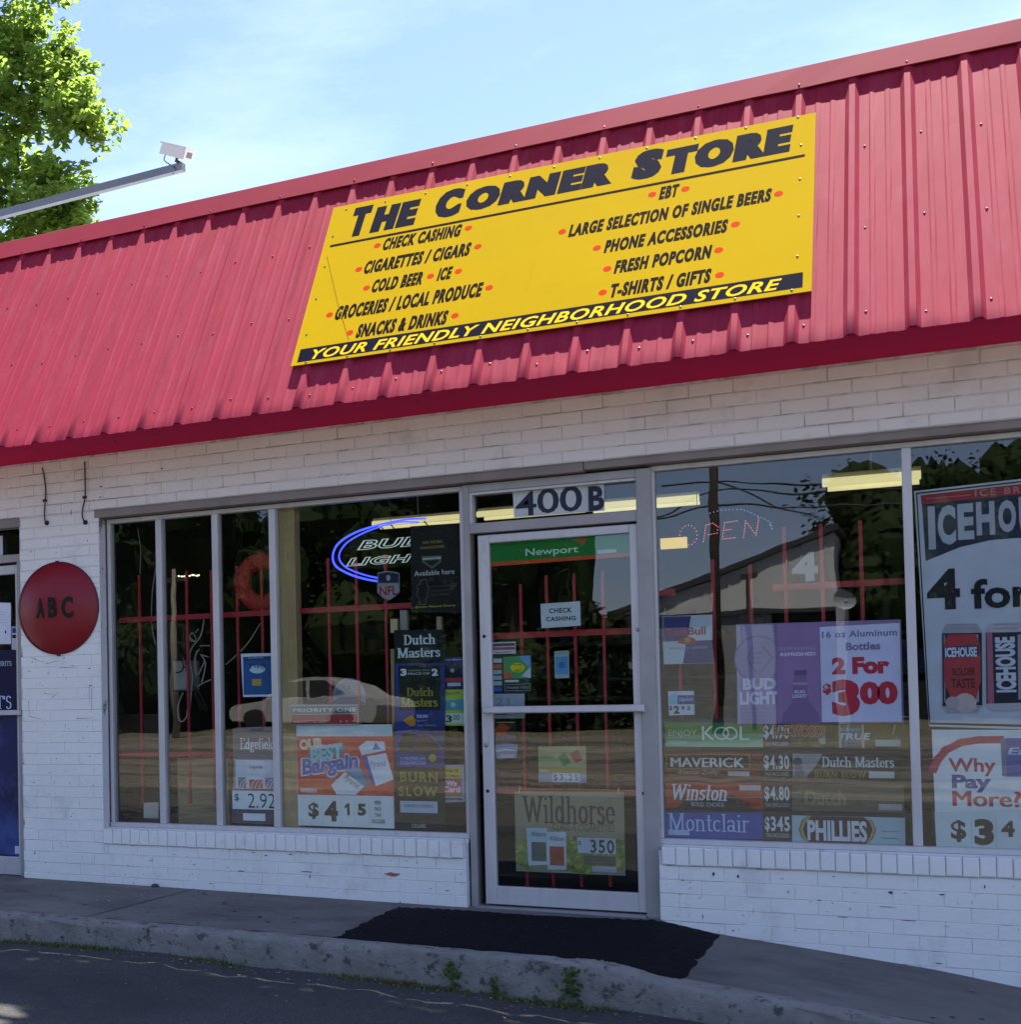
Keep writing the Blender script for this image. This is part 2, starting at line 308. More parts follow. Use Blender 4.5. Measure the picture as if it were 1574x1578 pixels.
# ------------------------------------------------------------------ ground
wb = [(-60, 0.0), (-5.24, -0.003), (-2.29, -0.029), (-1.281, -0.036)]
for q in ((1104.5, 1438.5), (1244, 1461), (1448, 1495), (1574, 1521.5)):
    p = P(*q); wb.append((p.x, p.z))
wb += [(wb[-1][0] + 0.8, wb[-1][1] - 0.1), (60, wb[-1][1] - 0.13)]
def lerp(tab, x):
    for (a, b), (c, d) in zip(tab, tab[1:]):
        if x <= c: return b + (d - b) * max(0.0, (x - a) / (c - a))
    return tab[-1][1]
def sw(x): return lerp(wb, x)
KY = -1.57
rb = [(-60, -0.15)] + [(P(a, b, KY).x, P(a, b, KY).z) for a, b in ((0, 1449), (238, 1466), (363, 1486), (520, 1501.5), (678, 1522), (810, 1541), (1000, 1561))] + [(0.4, -0.36), (60, -0.40)]
def rz(x): return lerp(rb, x)
xs = [-60, -30, -15, -10] + [-8 + 0.12 * i for i in range(100)] + [5, 8, 15, 30, 60]
def jit(a, b): return random.uniform(a, b)
mb = MB(); ys = [0.12, 0.0, -0.35, -0.7, -1.05, KY + 0.16]
for i, x in enumerate(xs):
    for y in ys: mb.v.append((x, y, sw(x) + (0 if y >= 0 else jit(-0.003, 0.003))))
for i in range(len(xs) - 1):
    for j in range(len(ys) - 1): a = i * len(ys) + j; mb.f.append((a, a + 1, a + len(ys) + 1, a + len(ys)))
swo = mb.build('sidewalk', CONC, smooth=True, kind='structure')
mb = MB()
for x0 in (-3.98,):
    x = x0; y = -0.01; pts = []
    while y > KY + .1: pts.append((x, y)); y -= .11; x += jit(-.006, .006)
    for (a, b), (c, d) in zip(pts, pts[1:]): mb.face([(a - .004, b, sw(a) + .0035), (a + .004, b, sw(a) + .0035), (c + .004, d, sw(c) + .0035), (c - .004, d, sw(c) + .0035)])
x, y = -4.9, -.5
for k in range(26):
    x2, y2 = x + jit(.04, .09), y + jit(-.045, .03); mb.face([(x, y - .0018, sw(x) + .0035), (x2, y2 - .0018, sw(x2) + .0035), (x2, y2 + .0018, sw(x2) + .0035), (x, y + .0018, sw(x) + .0035)]); x, y = x2, y2
for k in range(40):
    x, y, r_ = jit(-5, .4), jit(-1.35, -.1), jit(.008, .02)
    if -2.9 < x < -.7: continue
    mb.face([(x + r_ * math.cos(t) * jit(.7, 1.1), y + r_ * math.sin(t) * jit(.7, 1.1), sw(x) + .0038) for t in (0, .9, 1.8, 2.7, 3.6, 4.5, 5.4)])
mb.build('pavement_cracks', mat('crack and gum', (.035, .033, .034), .9, var=.3), swo, kind='stuff')
mb = MB(); prof = [(KY + 0.16, 0.0), (KY + 0.11, 0.004), (KY + 0.028, 0.002), (KY + 0.006, -0.008), (KY, -0.026), (KY - 0.004, -0.5), (KY - 0.007, -1.0), (KY - 0.007, -1.3)]
for i, x in enumerate(xs):
    rough = 0.010 if -8 < x < 4 else 0
    for j, (y, t) in enumerate(prof):
        zz = sw(x) + t if j < 5 else sw(x) - 0.026 + (rz(x) - sw(x) + 0.026) * (-t)
        mb.v.append((x, y + jit(-rough, rough) * (j > 1), zz + jit(-rough, rough) * 0.6 * (1 < j < 5)))
n = len(prof)
for i in range(len(xs) - 1):
    for j in range(n - 1): a = i * n + j; mb.f.append((a, a + 1, a + n + 1, a + n))
mb.build('kerb', KERB, smooth=True, kind='structure')
mb = MB(); ys = [KY - 0.002, -1.8, -2.1, -2.5, -3.0, -3.6, -5.0, -7.3]
for x in xs:
    for y in ys: mb.v.append((x, y, rz(x) + (jit(-0.012, 0.012) if -3.2 < y < -1.6 and -8 < x < 4 else 0) + (0 if y > -1.6 else -0.0)))
for i in range(len(xs) - 1):
    for j in range(len(ys) - 1): a = i * len(ys) + j; mb.f.append((a, a + 1, a + len(ys) + 1, a + len(ys)))
mb.build('parking_lot', ASPH, smooth=True, kind='structure')
LOT = mat('sunlit street concrete', (0.21, 0.175, 0.13), 0.9, var=0.4, vs=1.2, bump=0.2, bs=8, col2=(0.07, 0.064, 0.055), c2lo=0.42, c2hi=0.62, c2s=1.1, stretch=(.12, 1, 1))
APR = mat('worn asphalt lot', (0.085, 0.079, 0.070), 0.9, var=0.2, vs=1.2, bump=0.2, bs=12, col2=(0.06, 0.056, 0.05), c2lo=0.5, c2hi=0.7, c2s=0.6)
mb = MB()
for x in xs:
    for y, zq in ((-7.29, rz(x) - .003), (-8.7, (rz(x) - .06) / 2), (-10.02, -.052)): mb.v.append((x, y, zq))
for i in range(len(xs) - 1):
    for j in range(2): a = i * 3 + j; mb.f.append((a, a + 1, a + 4, a + 3))
mb.build('outer_lot', APR, smooth=True, kind='structure')
mb = MB(); mb.face([(-60, -10, -0.05), (-60, -24.5, 0.5), (60, -24.5, 0.5), (60, -10, -0.05)]); mb.build('street', LOT, kind='structure')
mb = MB(); mb.face([(-300, -24.5, 0.5), (-300, -400, 0.5), (300, -400, 0.5), (300, -24.5, 0.5)]); mb.build('far_bank', mat('dry grass bank', (0.12, 0.105, 0.055), 0.95, var=.3, vs=.6), kind='structure')
GRASS = mat('far ground', (0.10, 0.11, 0.045), 0.95, var=0.3, vs=0.5)
mb = MB(); mb.face([(-900, -900, -0.46), (900, -900, -0.46), (900, 900, -0.46), (-900, 900, -0.46)]); mb.build('ground', GRASS, kind='structure')
mb = MB()
for yy, zz in ((-10.1, .03), (-16.5, .28)): mb.box(-40, 30, yy - 0.08, yy + 0.08, -0.5, zz)
mb.build('street_kerb', KERB, kind='structure')
# ------------------------------------------------------------------ the shop building
BX0, BX1, SOF = -7.3, 3.4, 2.80
store = empty('store_building', (-2.5, 0, 0), 'white painted brick corner shop with a red metal mansard roof and glazed front', 'store')
LX0, LX1 = -4.626, -1.2795                    # opening from the left window to the door
WZ0, WZ1, LT = 0.35, 2.378, 2.434              # sill top, head, lintel top
RX0, RX1 = -1.2795, 2.3
ND0, ND1 = -6.55, -5.243                      # next-door opening
wall = MB(); T = 0.0045
for x0, x1, z0, z1 in ((BX0, ND0, -0.6, SOF), (ND1, LX0, -0.6, LT), (LX0, -2.29, -0.6, WZ0 - 0.02), (RX0, RX1, -0.6, WZ0 - 0.02), (RX1, BX1, -0.6, SOF), (-2.29, RX0, -0.6, -0.05)):
    wall.box(x0, x1, T, 0.2, z0, z1)
wall.box(BX0, BX0 + 0.2, 0.2, 9, -0.6, 3.6); wall.box(BX1 - 0.2, BX1, 0.2, 9, -0.6, 3.6); wall.box(BX0, BX1, 8.8, 9, -0.6, 3.6)
wallo = wall.build('wall', MORTAR, store)
hd = MB(); hd.box(ND0, RX1, T, 0.2, LT, SOF); hd.build('header_bed', MORTAR2, wallo)
# bricks
CH, CB = 0.0725, 2.50 - 40 * 0.0725
bricks = []
def lay(x0, x1, z0, z1, gap, floor=None):
    k0 = int(math.floor((z0 - CB) / CH)); k1 = int(math.ceil((z1 - CB) / CH))
    for k in range(k0, k1):
        za, zb = max(z0, CB + k * CH), min(z1, CB + (k + 1) * CH)
        if zb - za < 0.012: continue
        x = -8.0 + (0.1065 if k % 2 else 0.0)
        while x < x1:
            a, b = max(x, x0), min(x + 0.213, x1); x += 0.213
            if b - a < 0.02: continue
            if floor and zb < sw((a + b) / 2) - 0.02: continue
            bricks.append((a, b, za, zb, gap * random.uniform(0.6, 1.5), gap * random.choice((0.12, 0.3, 0.8))))
lay(BX0, ND0, -0.1, SOF, 0.004); lay(ND0, RX1, LT, SOF, 0.0055); lay(RX1, BX1, -0.5, SOF, 0.004, True)
lay(ND1, LX0, -0.1, 1.95, 0.0014, True); lay(ND1, LX0, 1.95, LT, 0.0055)
lay(LX0, -2.29, -0.1, 0.245, 0.0015, True); lay(RX0, RX1, -0.5, 0.255, 0.0017, True)
variants, soft = [], []
for k in range(14):
    sf_ = k >= 7
    b = MB(); e = [jit(-0.0012, 0.0012) for _ in range(4)]; dp = .0022 if sf_ else .0045; kx = .4 if sf_ else 1
    v = [(0, 0.03, 0), (1, 0.03, 0), (1, 0.03, 1), (0, 0.03, 1), (0, dp, 0), (1, dp, 0), (1, dp, 1), (0, dp, 1)]
    ia = lambda: (0.014 + jit(0, .01)) * kx; ib = lambda: (.06 + jit(0, .03)) * kx
    v += [(ia(), e[0], ib()), (1 - ia(), e[1], ib()), (1 - ia(), e[2], 1 - ib()), (ia(), e[3], 1 - ib())]
    b.v = v; b.f = [(8, 9, 10, 11)] + [(4 + i, 4 + (i + 1) % 4, 8 + (i + 1) % 4, 8 + i) for i in range(4)] + [(i, (i + 1) % 4, 4 + (i + 1) % 4, 4 + i) for i in range(4)]
    (soft if sf_ else variants).append(b.mesh('brick', PAINT))
def inview(q):
    d = R @ (Vector(q) - CAM)
    if d.z < 0.1: return False
    px, py = PX + F * d.x / d.z, PY + F * d.y / d.z; return -20 < px < 1600 and -20 < py < 1600
def size(b): return (b[1] - b[0]) * (b[3] - b[2]) / ((Vector(((b[0] + b[1]) / 2, 0, (b[2] + b[3]) / 2)) - CAM).length ** 2) * (1 if inview(((b[0] + b[1]) / 2, 0, (b[2] + b[3]) / 2)) else 1e-3)
bricks.sort(key=size, reverse=True)
rest = MB()
for i, (a, b, c, d, gz, gx) in enumerate(bricks):
    a += gx / 2; b -= gx / 2; c += gz / 2; d -= gz / 2; y = jit(-0.0016, 0.0016)
    if i < 295:
        o = link('brick', random.choice(variants if c > 1.9 else soft), wallo); o.location = (a, y, c); o.scale = (b - a, 1, d - c)
    else: rest.bbox(a, b, y, 0.03, c, d, 0.0035)
rest.build('brickwork', PAINT, wallo, kind='stuff')
# rowlock sills
def rowlock(x0, x1, z0, z1):
    x = x0; r = MB()
    while x < x1 - 0.03:
        e = min(x + 0.0665 + jit(-.002, .002), x1); o_ = jit(-0.018, -0.010)
        if x < 0.75:
            b = MB(); b.bbox(x + 0.0012, e - 0.0012, o_, 0.075, z0 + jit(-.002, .002), z1 + jit(-.003, .002), 0.005); b.build('sill_brick', PAINT, wallo)
        else: r.bbox(x + 0.001, e - 0.001, o_, 0.075, z0, z1, 0.005)
        x = e
    if r.v: r.build('sill_brickwork', PAINT, wallo, kind='stuff')
rowlock(LX0 + 0.005, -2.30, 0.247, 0.345); rowlock(RX0 + 0.015, RX1, 0.258, 0.352)
sb = MB(); sb.box(LX0, -2.29, 0.07, 0.2, 0.2, 0.352); sb.box(RX0, RX1, 0.07, 0.2, 0.2, 0.358); sb.build('sill_bed', MORTAR, wallo)
# paint damage
ch = MB()
for cx, cy, rx, ry in ((605, 1347, 0.055, 0.012),):
    p = P(cx, cy); ch.face([(p.x + rx * math.cos(t * .6) * jit(.5, 1.1), -0.0035, p.z + ry * math.sin(t * .6) * jit(.5, 1.2)) for t in range(10)])
ch.build('bare_brick_patch', mat('bare brick', (0.34, 0.13, 0.08), 0.9, var=0.3, vs=40), wallo)
ck = MB()
def chip(x, y, wx, wz, n=7):
    p = P(x, y); ck.face([(p.x + wx * math.cos(6.283 * t / n) * jit(.5, 1.1), -0.0034, p.z + wz * math.sin(6.283 * t / n) * jit(.5, 1.1)) for t in range(n)])
for x, y, a, b in ((1373, 1375, .011, .009), (1452, 1378, .02, .004), (1100, 1346, .008, .012), (1138, 1350, .008, .012), (1215, 1374, .003, .012), (1053, 1356, .01, .004), (1084, 1412, .003, .012), (1365, 1397, .05, .002),
                   (1300, 1413, .03, .002), (1400, 1418, .04, .002), (1448, 1484, .02, .003), (1518, 1366, .004, .012), (54, 1314, .004, .018), (205, 1303, .02, .003), (475, 1343, .045, .003), (478, 1350, .004, .012), (372, 1342, .03, .003),
                   (233, 1326, .02, .002), (300, 1332, .02, .002), (410, 1318, .012, .004), (448, 1316, .014, .005), (690, 1372, .014, .003), (708, 1400, .012, .006), (617, 1391, .005, .014), (437, 1402, .008, .004), (860, 735, .003, .01),
                   (48, 850, .003, .014), (87, 851, .004, .003), (90, 840, .003, .006), (135, 834, .003, .01), (110, 790, .0035, .03), (156, 750, .012, .008), (155, 766, .008, .006), (250, 722, .009, .007), (322, 583, .01, .006)): chip(x, y, a, b)
for k in range(170):
    if k % 3 == 0: x, y = jit(45, 150), jit(1000, 1345)
    elif k % 3 == 1: x, y = jit(170, 715), jit(1310, 1385)
    else: x, y = jit(1025, 1570), jit(1345, 1440)
    chip(x, y, abs(random.gauss(0, .006)) + .0015, abs(random.gauss(0, .0016)) + .0008) if k % 4 else chip(x, y, .0012, abs(random.gauss(0, .008)) + .002)
for x, y in ((45, 1034), (50, 1020), (140, 1056), (138, 1030)): chip(x, y, .012, .003)
for (x0, y0), (x1, y1) in (((44, 1080), (46, 1104)), ((46, 1104), (64, 1108)), ((118, 1107), (143, 1106)), ((138, 1055), (138, 1085)), ((70, 1023), (90, 1018)), ((92, 1029), (118, 1028)), ((68, 1068), (82, 1070)), ((80, 1075), (90, 1067)), ((48, 1013), (68, 1021)), ((142, 1060), (141, 1098))):
    a, b = P(x0, y0), P(x1, y1); d = (b - a).normalized(); nn = Vector((-d.z, 0, d.x)) * 0.0013
    ck.face([(q.x, -0.0033, q.z) for q in (a - nn, b - nn * .4, b + nn * .4, a + nn)])
ck.build('paint_cracks', CRACK, wallo, kind='stuff')
# lintels
def lintel(x0, x1, z0=WZ1, z1=LT):
    b = MB(); b.box(x0, x1, -0.004, 0.16, z0, z1); b.box(x0, x1, -0.012, -0.004, z1 - 0.006, z1); b.build('lintel', STEEL, store)
lintel(LX0 - 0.03, -1.61, WZ1 + 0.004, LT); lintel(-1.605, RX1 + 0.05, WZ1 + 0.012, LT - 0.002); lintel(ND0 - 0.03, ND1 + 0.002, 2.372, LT)
# interior shell
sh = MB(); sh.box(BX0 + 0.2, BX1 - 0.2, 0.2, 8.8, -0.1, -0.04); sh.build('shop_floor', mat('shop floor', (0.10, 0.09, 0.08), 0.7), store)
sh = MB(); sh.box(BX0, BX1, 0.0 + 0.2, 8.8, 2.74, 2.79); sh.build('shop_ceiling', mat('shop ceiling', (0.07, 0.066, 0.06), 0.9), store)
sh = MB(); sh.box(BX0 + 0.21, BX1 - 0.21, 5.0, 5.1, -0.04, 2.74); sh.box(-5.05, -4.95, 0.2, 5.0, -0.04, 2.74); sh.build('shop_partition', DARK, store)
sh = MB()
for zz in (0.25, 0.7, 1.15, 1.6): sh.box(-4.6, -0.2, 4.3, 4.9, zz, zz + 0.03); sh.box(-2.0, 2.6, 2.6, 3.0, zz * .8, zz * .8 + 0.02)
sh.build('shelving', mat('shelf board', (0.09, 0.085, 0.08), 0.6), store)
sh = MB()
for k in range(210):
    x = jit(-4.5, -0.3) if k % 2 else jit(-1.9, 2.5); y = 4.35 if k % 2 else 2.65; lv = random.choice((0.25, 0.7, 1.15, 1.6)) * (1 if k % 2 else .8) + 0.03
    ww, hh = jit(.06, .16), jit(.12, .3); sh.box(x, x + ww, y, y + 0.2, lv, lv + hh)
sh.build('goods', mat('shelf goods', (0.14, 0.10, 0.06), 0.6, var=0.9, vs=3.0, col2=(0.03, 0.05, 0.12), c2lo=0.5, c2hi=0.52, c2s=3), store, kind='stuff')
# ------------------------------------------------------------------ roof
AL = 0.97272811
RP = Plane((0, -0.645, SOF), (1, 0, 0), (0, math.cos(AL), math.sin(AL)))      # eave line; n points out and up
roof = MB(); roof.face([RP.at(a, b, -0.03) for a, b in ((BX0 - .2, 0.03), (BX1 + .2, 0.03), (BX1 + .2, 2.03), (BX0 - .2, 2.03))])
e = RP.at(0, 2.03, -0.03)
for xx in (BX0 - .2, BX1 + .2): roof.face([(xx, -0.63, SOF), (xx, e.y, e.z - .02), (xx, 9.2, 3.9), (xx, 9.2, SOF)])
roofo = roof.build('roof', TRIM, store)
dk = MB(); dk.prism([(BX0 - .2, e.y + .01, e.z - .12), (BX1 + .2, e.y + .01, e.z - .12), (BX1 + .2, 9.2, 3.85), (BX0 - .2, 9.2, 3.85)], (0, 0, -.1)); dk.build('roof_deck', mat('grey roof membrane', (.38, .38, .37), .8, var=.1, vs=2), roofo)
PITCH, X0 = 0.2445, -0.060
def sheetprof(k0, nr):
    pr = []
    for k in range(k0, k0 + nr):
        x = X0 + k * PITCH
        pr += [(x - 0.032, 0), (x - 0.013, 0.019), (x + 0.013, 0.019), (x + 0.032, 0)]
        for t in (0.36, 0.64):
            c = x + PITCH * t; pr += [(c - 0.014, 0), (c - 0.007, 0.0022), (c + 0.007, 0.0022), (c + 0.014, 0)]
    pr.append((X0 + (k0 + nr) * PITCH - 0.032, 0)); return pr
kk = int(math.floor((BX0 - .1 - X0) / PITCH)); ke = int(math.ceil((BX1 + .1 - X0) / PITCH))
for j, k0 in enumerate(range(kk, ke, 4)):
    pr = sheetprof(k0, 4); b = MB(); S = [-0.022 + 0.2 * i for i in range(11)]; dy = 0.0008 * (j % 2)
    for s_ in S:
        for i, (x, h) in enumerate(pr): b.v.append(tuple(RP.at(x, s_ + (jit(-.002, .002) if s_ < 0 else 0), h + dy + (jit(-.0008, .0008)))))
    n = len(pr)
    for a in range(len(S) - 1):
        for i in range(n - 1): b.f.append((a * n + i, a * n + i + 1, (a + 1) * n + i + 1, (a + 1) * n + i))
    b.build('roof_sheet', ROOF, roofo)
cap = MB(); e0 = RP.at(0, 2.07, 0.034)
seg = [BX0 - .22 + 0.25 * i for i in range(int((BX1 - BX0 + .44) / 0.25) + 2)]
for x in seg:
    t = jit(-.003, .003)
    for q in (RP.at(x, 1.893 + t, 0.016), RP.at(x, 1.888 + t, 0.030 + t * .6), RP.at(x, 2.062, 0.036), RP.at(x, 2.066, 0.034), Vector((x, e0.y + 0.16, e0.z + 0.012)), Vector((x, e0.y + 0.165, e0.z - 0.06))): cap.v.append(tuple(q))
for i in range(len(seg) - 1):
    for j in range(5): a = i * 6 + j; cap.f.append((a, a + 6, a + 7, a + 1))
cap.build('ridge_cap', TRIM, roofo)
sc_ = MB()
for k in range(kk, ke):
    x = X0 + k * PITCH
    for s_, dx in ((0.105, 0.058), (0.74, 0.05), (1.36, 0.052)):
        if -3.12 < x + dx < -0.44 and s_ > 0.27: continue
        q = RP.at(x + dx + jit(-.008, .008), s_ + jit(-.03, .03), 0.0); sc_.dome(q, RP.n, 0.0065, 0.005, 7, 2)
    if k % 2 == 0: sc_.dome(RP.at(x, 1.915 + jit(-.005, .005), 0.03), RP.n, 0.0065, 0.005, 7, 2)
sc_.build('roof_screws', SCREW, roofo, kind='stuff')
sf = MB(); sf.box(BX0 - .2, BX1 + .2, -0.628, 0.02, SOF, SOF + 0.012); fs = MB(); fs.box(BX0 - .2, BX1 + .2, -0.636, -0.629, SOF - 0.004, SOF + 0.012); fs.build('eave_trim', TRIM, store)
sfo = sf.build('soffit', mat('soffit red metal', (0.74, 0.012, 0.10), .7, var=.06, vs=1.5, spec=.06), store)
sn = MB(); x = BX0
while x < BX1: sn.dome((x, -0.36 + jit(-.03, .03), SOF - 0.001), (0, 0, -1), 0.008, 0.006, 7, 2); x += 0.33 + jit(-.06, .06)
sn.build('soffit_nails', SCREW, sfo, kind='stuff')
# ------------------------------------------------------------------ windows
FY, GY = 0.085, 0.115
def pxx(x, y, Y): return P(x, y, Y).x
def window(x0, x1, z0, z1, mull, name='window', dull=False, head=0.028, sill=0.031, jamb=0.023):
    a = ALUD if dull else ALU
    f = MB(); f.bbox(x0, x1, FY, GY + 0.03, z1 - head, z1, .003); f.bbox(x0, x1, FY - 0.012, GY + 0.03, z0, z0 + sill, .004)
    f.bbox(x0, x0 + jamb, FY, GY + 0.03, z0 + sill, z1 - head, .003); f.bbox(x1 - jamb, x1, FY, GY + 0.03, z0 + sill, z1 - head, .003)
    wo_ = f.build(name, a, store); ed = [x0 + jamb]
    for c in mull:
        b = MB(); b.bbox(c - 0.0205, c + 0.0205, FY - 0.004, GY + 0.03, z0 + sill, z1 - head, .003); b.build('mullion', ALU, wo_); ed += [c - 0.0205, c + 0.0205]
    ed.append(x1 - jamb); pn = []
    for i in range(0, len(ed), 2):
        b = MB(); b.box(ed[i] - .004, ed[i + 1] + .004, GY, GY + 0.006, z0 + sill - .004, z1 - head + .004); pn.append(b.build('pane', GLASS, wo_))
    return wo_
m1, m2, m3 = pxx(247.5, 1030, FY), pxx(334.5, 1030, FY), pxx(423, 1030, FY)
lw = window(LX0 + 0.012, -2.283, 0.352, 2.376, [m1, m2, m3])
m4 = pxx(1406, 1000, FY)
rw = window(pxx(1009.2, 1030, FY), RX1, 0.358, 2.386, [m4, m4 + 1.16])
sj = MB(); sj.box(LX0 - 0.001, LX0 + 0.011, FY + 0.004, 0.16, 0.352, 2.376); sj.build('sealant', CRACK, lw)
def bar(parent, p0, p1, th, Y, name='security_bar'):
    a, b = P(*p0, Y), P(*p1, Y); m_ = MB()
    if abs(a.x - b.x) > abs(a.z - b.z): m_.box(a.x, b.x, Y - 0.012, Y + 0.006, (a.z + b.z) / 2 - th / 2, (a.z + b.z) / 2 + th / 2)
    else: xx = (a.x + b.x) / 2; m_.box(xx - th / 2, xx + th / 2, Y - 0.002, Y + th - .002, b.z, a.z)
    return m_.build(name, REDBAR, parent)
BY = 0.22
bar(lw, z('v', 185, 1142), (636, 931), 0.033, BY); bar(lw, (186, 1161), (420, 1163), 0.036, BY)
for x, t_ in ((214, 886), (287, 880), (325, 878), (365, 872), (403, 868), (506, 860), (549, 858), (594, 854)): bar(lw, (x, t_), (x + 6, 1238), 0.016, BY)
bar(rw, (1192, 905), (1400, 896), 0.032, BY); bar(rw, (1016, 914), (1041, 912), 0.036, BY)
for x, t_, e_ in ((1099, 862, 1120), (1157, 870, 1110), (1210, 812, 1110), (1267, 808, 1110), (1328, 802, 1110), (1046, 960, 1110)): bar(rw, (x, t_), (x + 5, e_), 0.017, BY)
# ------------------------------------------------------------------ shop door
DX0, DX1 = -2.279, -1.2805
fr = MB(); JY = 0.055
jl, jr = pxx(728.5, 1030, JY), pxx(987, 1030, JY)
fr.bbox(DX0, jl, JY, 0.16, -0.034, 2.376, .003); fr.bbox(jr, DX1, JY, 0.16, -0.05, 2.376, .003)
zt0, zt1 = P(860, 797, JY).z, P(860, 812, JY).z
fr.bbox(jl, jr, JY + .002, 0.16, 2.330, 2.376, .003); fr.bbox(jl, jr, JY + .002, 0.16, zt1, zt0 + 0.004, .003); fr.box(jl, jr, JY - 0.03, 0.16, -0.05, -0.022)
fro = fr.build('door_frame', ALUD, store)
b = MB(); b.box(jl + .002, jr - .002, GY, GY + .006, zt0, 2.332); b.build('pane', GLASS, fro)
b = MB(); b.box(jl, jl + 0.016, JY + .012, GY + .02, zt0 + .004, 2.330); b.box(jl + .016, jr, JY + .012, GY + .02, 2.316, 2.330); b.build('glazing_bead', ALU, fro)
DY = 0.075
dl, dr = pxx(742, 1090, DY), pxx(994, 1090, DY); dz0, dz1 = -0.012, zt1 - 0.012
gl_, gr_ = pxx(757, 1000, DY), pxx(974.5, 1000, DY); gz1, gz0 = P(860, 829, DY).z, P(880, 1371, DY).z
d = MB(); d.bbox(dl, gl_, DY, DY + .045, dz0, dz1, .004); d.bbox(gr_, dr, DY, DY + .045, dz0, dz1, .004); d.bbox(gl_, gr_, DY, DY + .045, gz1, dz1, .004); d.bbox(gl_, gr_, DY, DY + .045, dz0, gz0, .004)
door = d.build('door', ALU, store)
b = MB(); b.box(gl_ - .004, gr_ + .004, GY - .015, GY - .009, gz0 - .004, gz1 + .004); b.build('pane', GLASS, door)
hb = MB(); a, c = P(744, 1095, DY - 0.05), P(993, 1090, DY - 0.05); hb.bbox(a.x, c.x, DY - 0.055, DY - 0.02, (a.z + c.z) / 2 - 0.020, (a.z + c.z) / 2 + 0.020, .006)
hb.box(a.x, a.x + 0.03, DY - 0.02, DY, (a.z + c.z) / 2 - 0.016, (a.z + c.z) / 2 + 0.016); hb.box(c.x - 0.04, c.x, DY - 0.02, DY, (a.z + c.z) / 2 - 0.016, (a.z + c.z) / 2 + 0.016); hb.build('push_bar', ALU, door)
for t_, x, y, rr in (('g', 138, 1472, .010), ('g', 1380, 1418, .011), ('h', 155, 985, .014), ('i', 167, 466, .010), ('i', 1430, 485, .010), ('i', 152, 95, .012)):
    q = P(*z(t_, x, y), DY); k_ = MB(); k_.dome((q.x, DY, q.z), (0, -1, 0), rr, 0.008, 12, 3); k_.build('lock' if rr > .0105 else 'bolt', ALUD if rr > .0105 else CABLE, door, smooth=True)
bar(door, z('g', 190, 1466), z('g', 1330, 1434), 0.034, 0.2); bar(door, z('i', 215, 464), z('i', 1370, 480), 0.032, 0.2)
for x, t_ in ((803, 900), (843, 886), (886, 884), (930, 880)): bar(door, (x, t_), (x + 9, 1366), 0.015, 0.2)
# ------------------------------------------------------------------ next-door entrance at the left edge
NY = 0.07
nx1 = pxx(33, 1100, NY)
f = MB(); f.bbox(ND0, nx1 + .02, NY, .16, P(10, 808, NY).z, 2.372, .003); f.bbox(ND0, nx1 + .02, NY, .16, P(10, 867, NY).z, P(10, 855, NY).z, .003); f.bbox(pxx(28.5, 1100, NY), nx1 + .02, NY, .16, -0.02, P(10, 867, NY).z, .003); f.bbox(ND0, ND0 + .06, NY, .16, -.02, 2.36, .003)
nf = f.build('door_frame', ALUD, store)
b = MB(); b.box(ND0 + .06, nx1, GY, GY + .006, P(10, 855, NY).z, P(10, 808, NY).z + .05); b.build('pane', GLASS, nf)
b = MB(); b.box(pxx(0, 840, .1), pxx(5, 840, .1), .09, .1, P(2, 857, .1).z, P(2, 826, .1).z); b.build('transom_post', ALU, nf)
nd = MB(); dx1 = pxx(29.5, 1100, NY + .01); gx1 = pxx(26, 1100, NY + .01); n0, n1 = 0.0, P(10, 871, NY).z
nd.bbox(gx1, dx1, NY + .01, .12, n0, n1, .004); nd.bbox(ND0 + .07, gx1, NY + .01, .12, P(10, 885, NY).z, n1, .004); nd.bbox(ND0 + .07, gx1, NY + .01, .12, n0, P(15, 1320, NY).z, .004); nd.box(ND0 + .065, ND0 + .1, NY + .01, .12, n0, n1)
ndo = nd.build('door', ALU, store)
b = MB(); b.box(ND0 + .1, gx1 + .004, .1, .106, P(15, 1322, NY).z, P(10, 884, NY).z); b.build('pane', GLASS, ndo)
hb = MB(); q = P(20, 1098, NY - .03); hb.bbox(ND0 + .1, pxx(32, 1098, NY - .03), NY - .035, NY - .005, q.z - .018, q.z + .018, .005); hb.box(gx1, dx1 - .01, NY - .005, NY + .01, q.z - .014, q.z + .014); hb.build('push_bar', ALU, ndo)
WP = wallplane(0.099)
BLUE = mat('blue film', (0.010, 0.02, 0.11), 0.3, var=0.5, vs=1.2, col2=(0.09, 0.16, 0.42), c2lo=0.42, c2hi=0.75, c2s=0.9)
p = Poster('window_film', WP, [(-80, 1000), (27.8, 1001.5), (29.5, 1094), (-80, 1090)], '0d1238', 'dark navy window film with white lettering on the next-door entrance', 'window film')
p.text('SPIRITS', z('r', -60, 1108), z('r', 158, 1035), 'b8c4d8', ser=(.12, .05)); p.text("T'S", z('u', -20, 168), z('u', 70, 85), 'b8c4d8', ser=(.12, .05))
p = Poster('window_film', WP, [(-80, 1100), (29.5, 1104), (31, 1318), (-80, 1312)], '24358f', 'lower blue window film with a small corner sticker at the far left door', 'window film', mt=BLUE)
p.rect(z('s', 205, 1005), z('s', 268, 905), 'c9c9e2')
p = Poster('paper_notice', WP, [(-60, 926), z('r', 148, 255), z('r', 150, 808), (-60, 993)], 'd5dae4', 'white printed paper notice on the far left door glass', 'notice')
for k in range(7): p.rect(z('r', -40, 345 + k * 36), z('r', 120 - (k % 3) * 25, 335 + k * 36), '8a909c', 'print_line')
p.disc(z('r', 78, 645), .006, .012, '20222c')
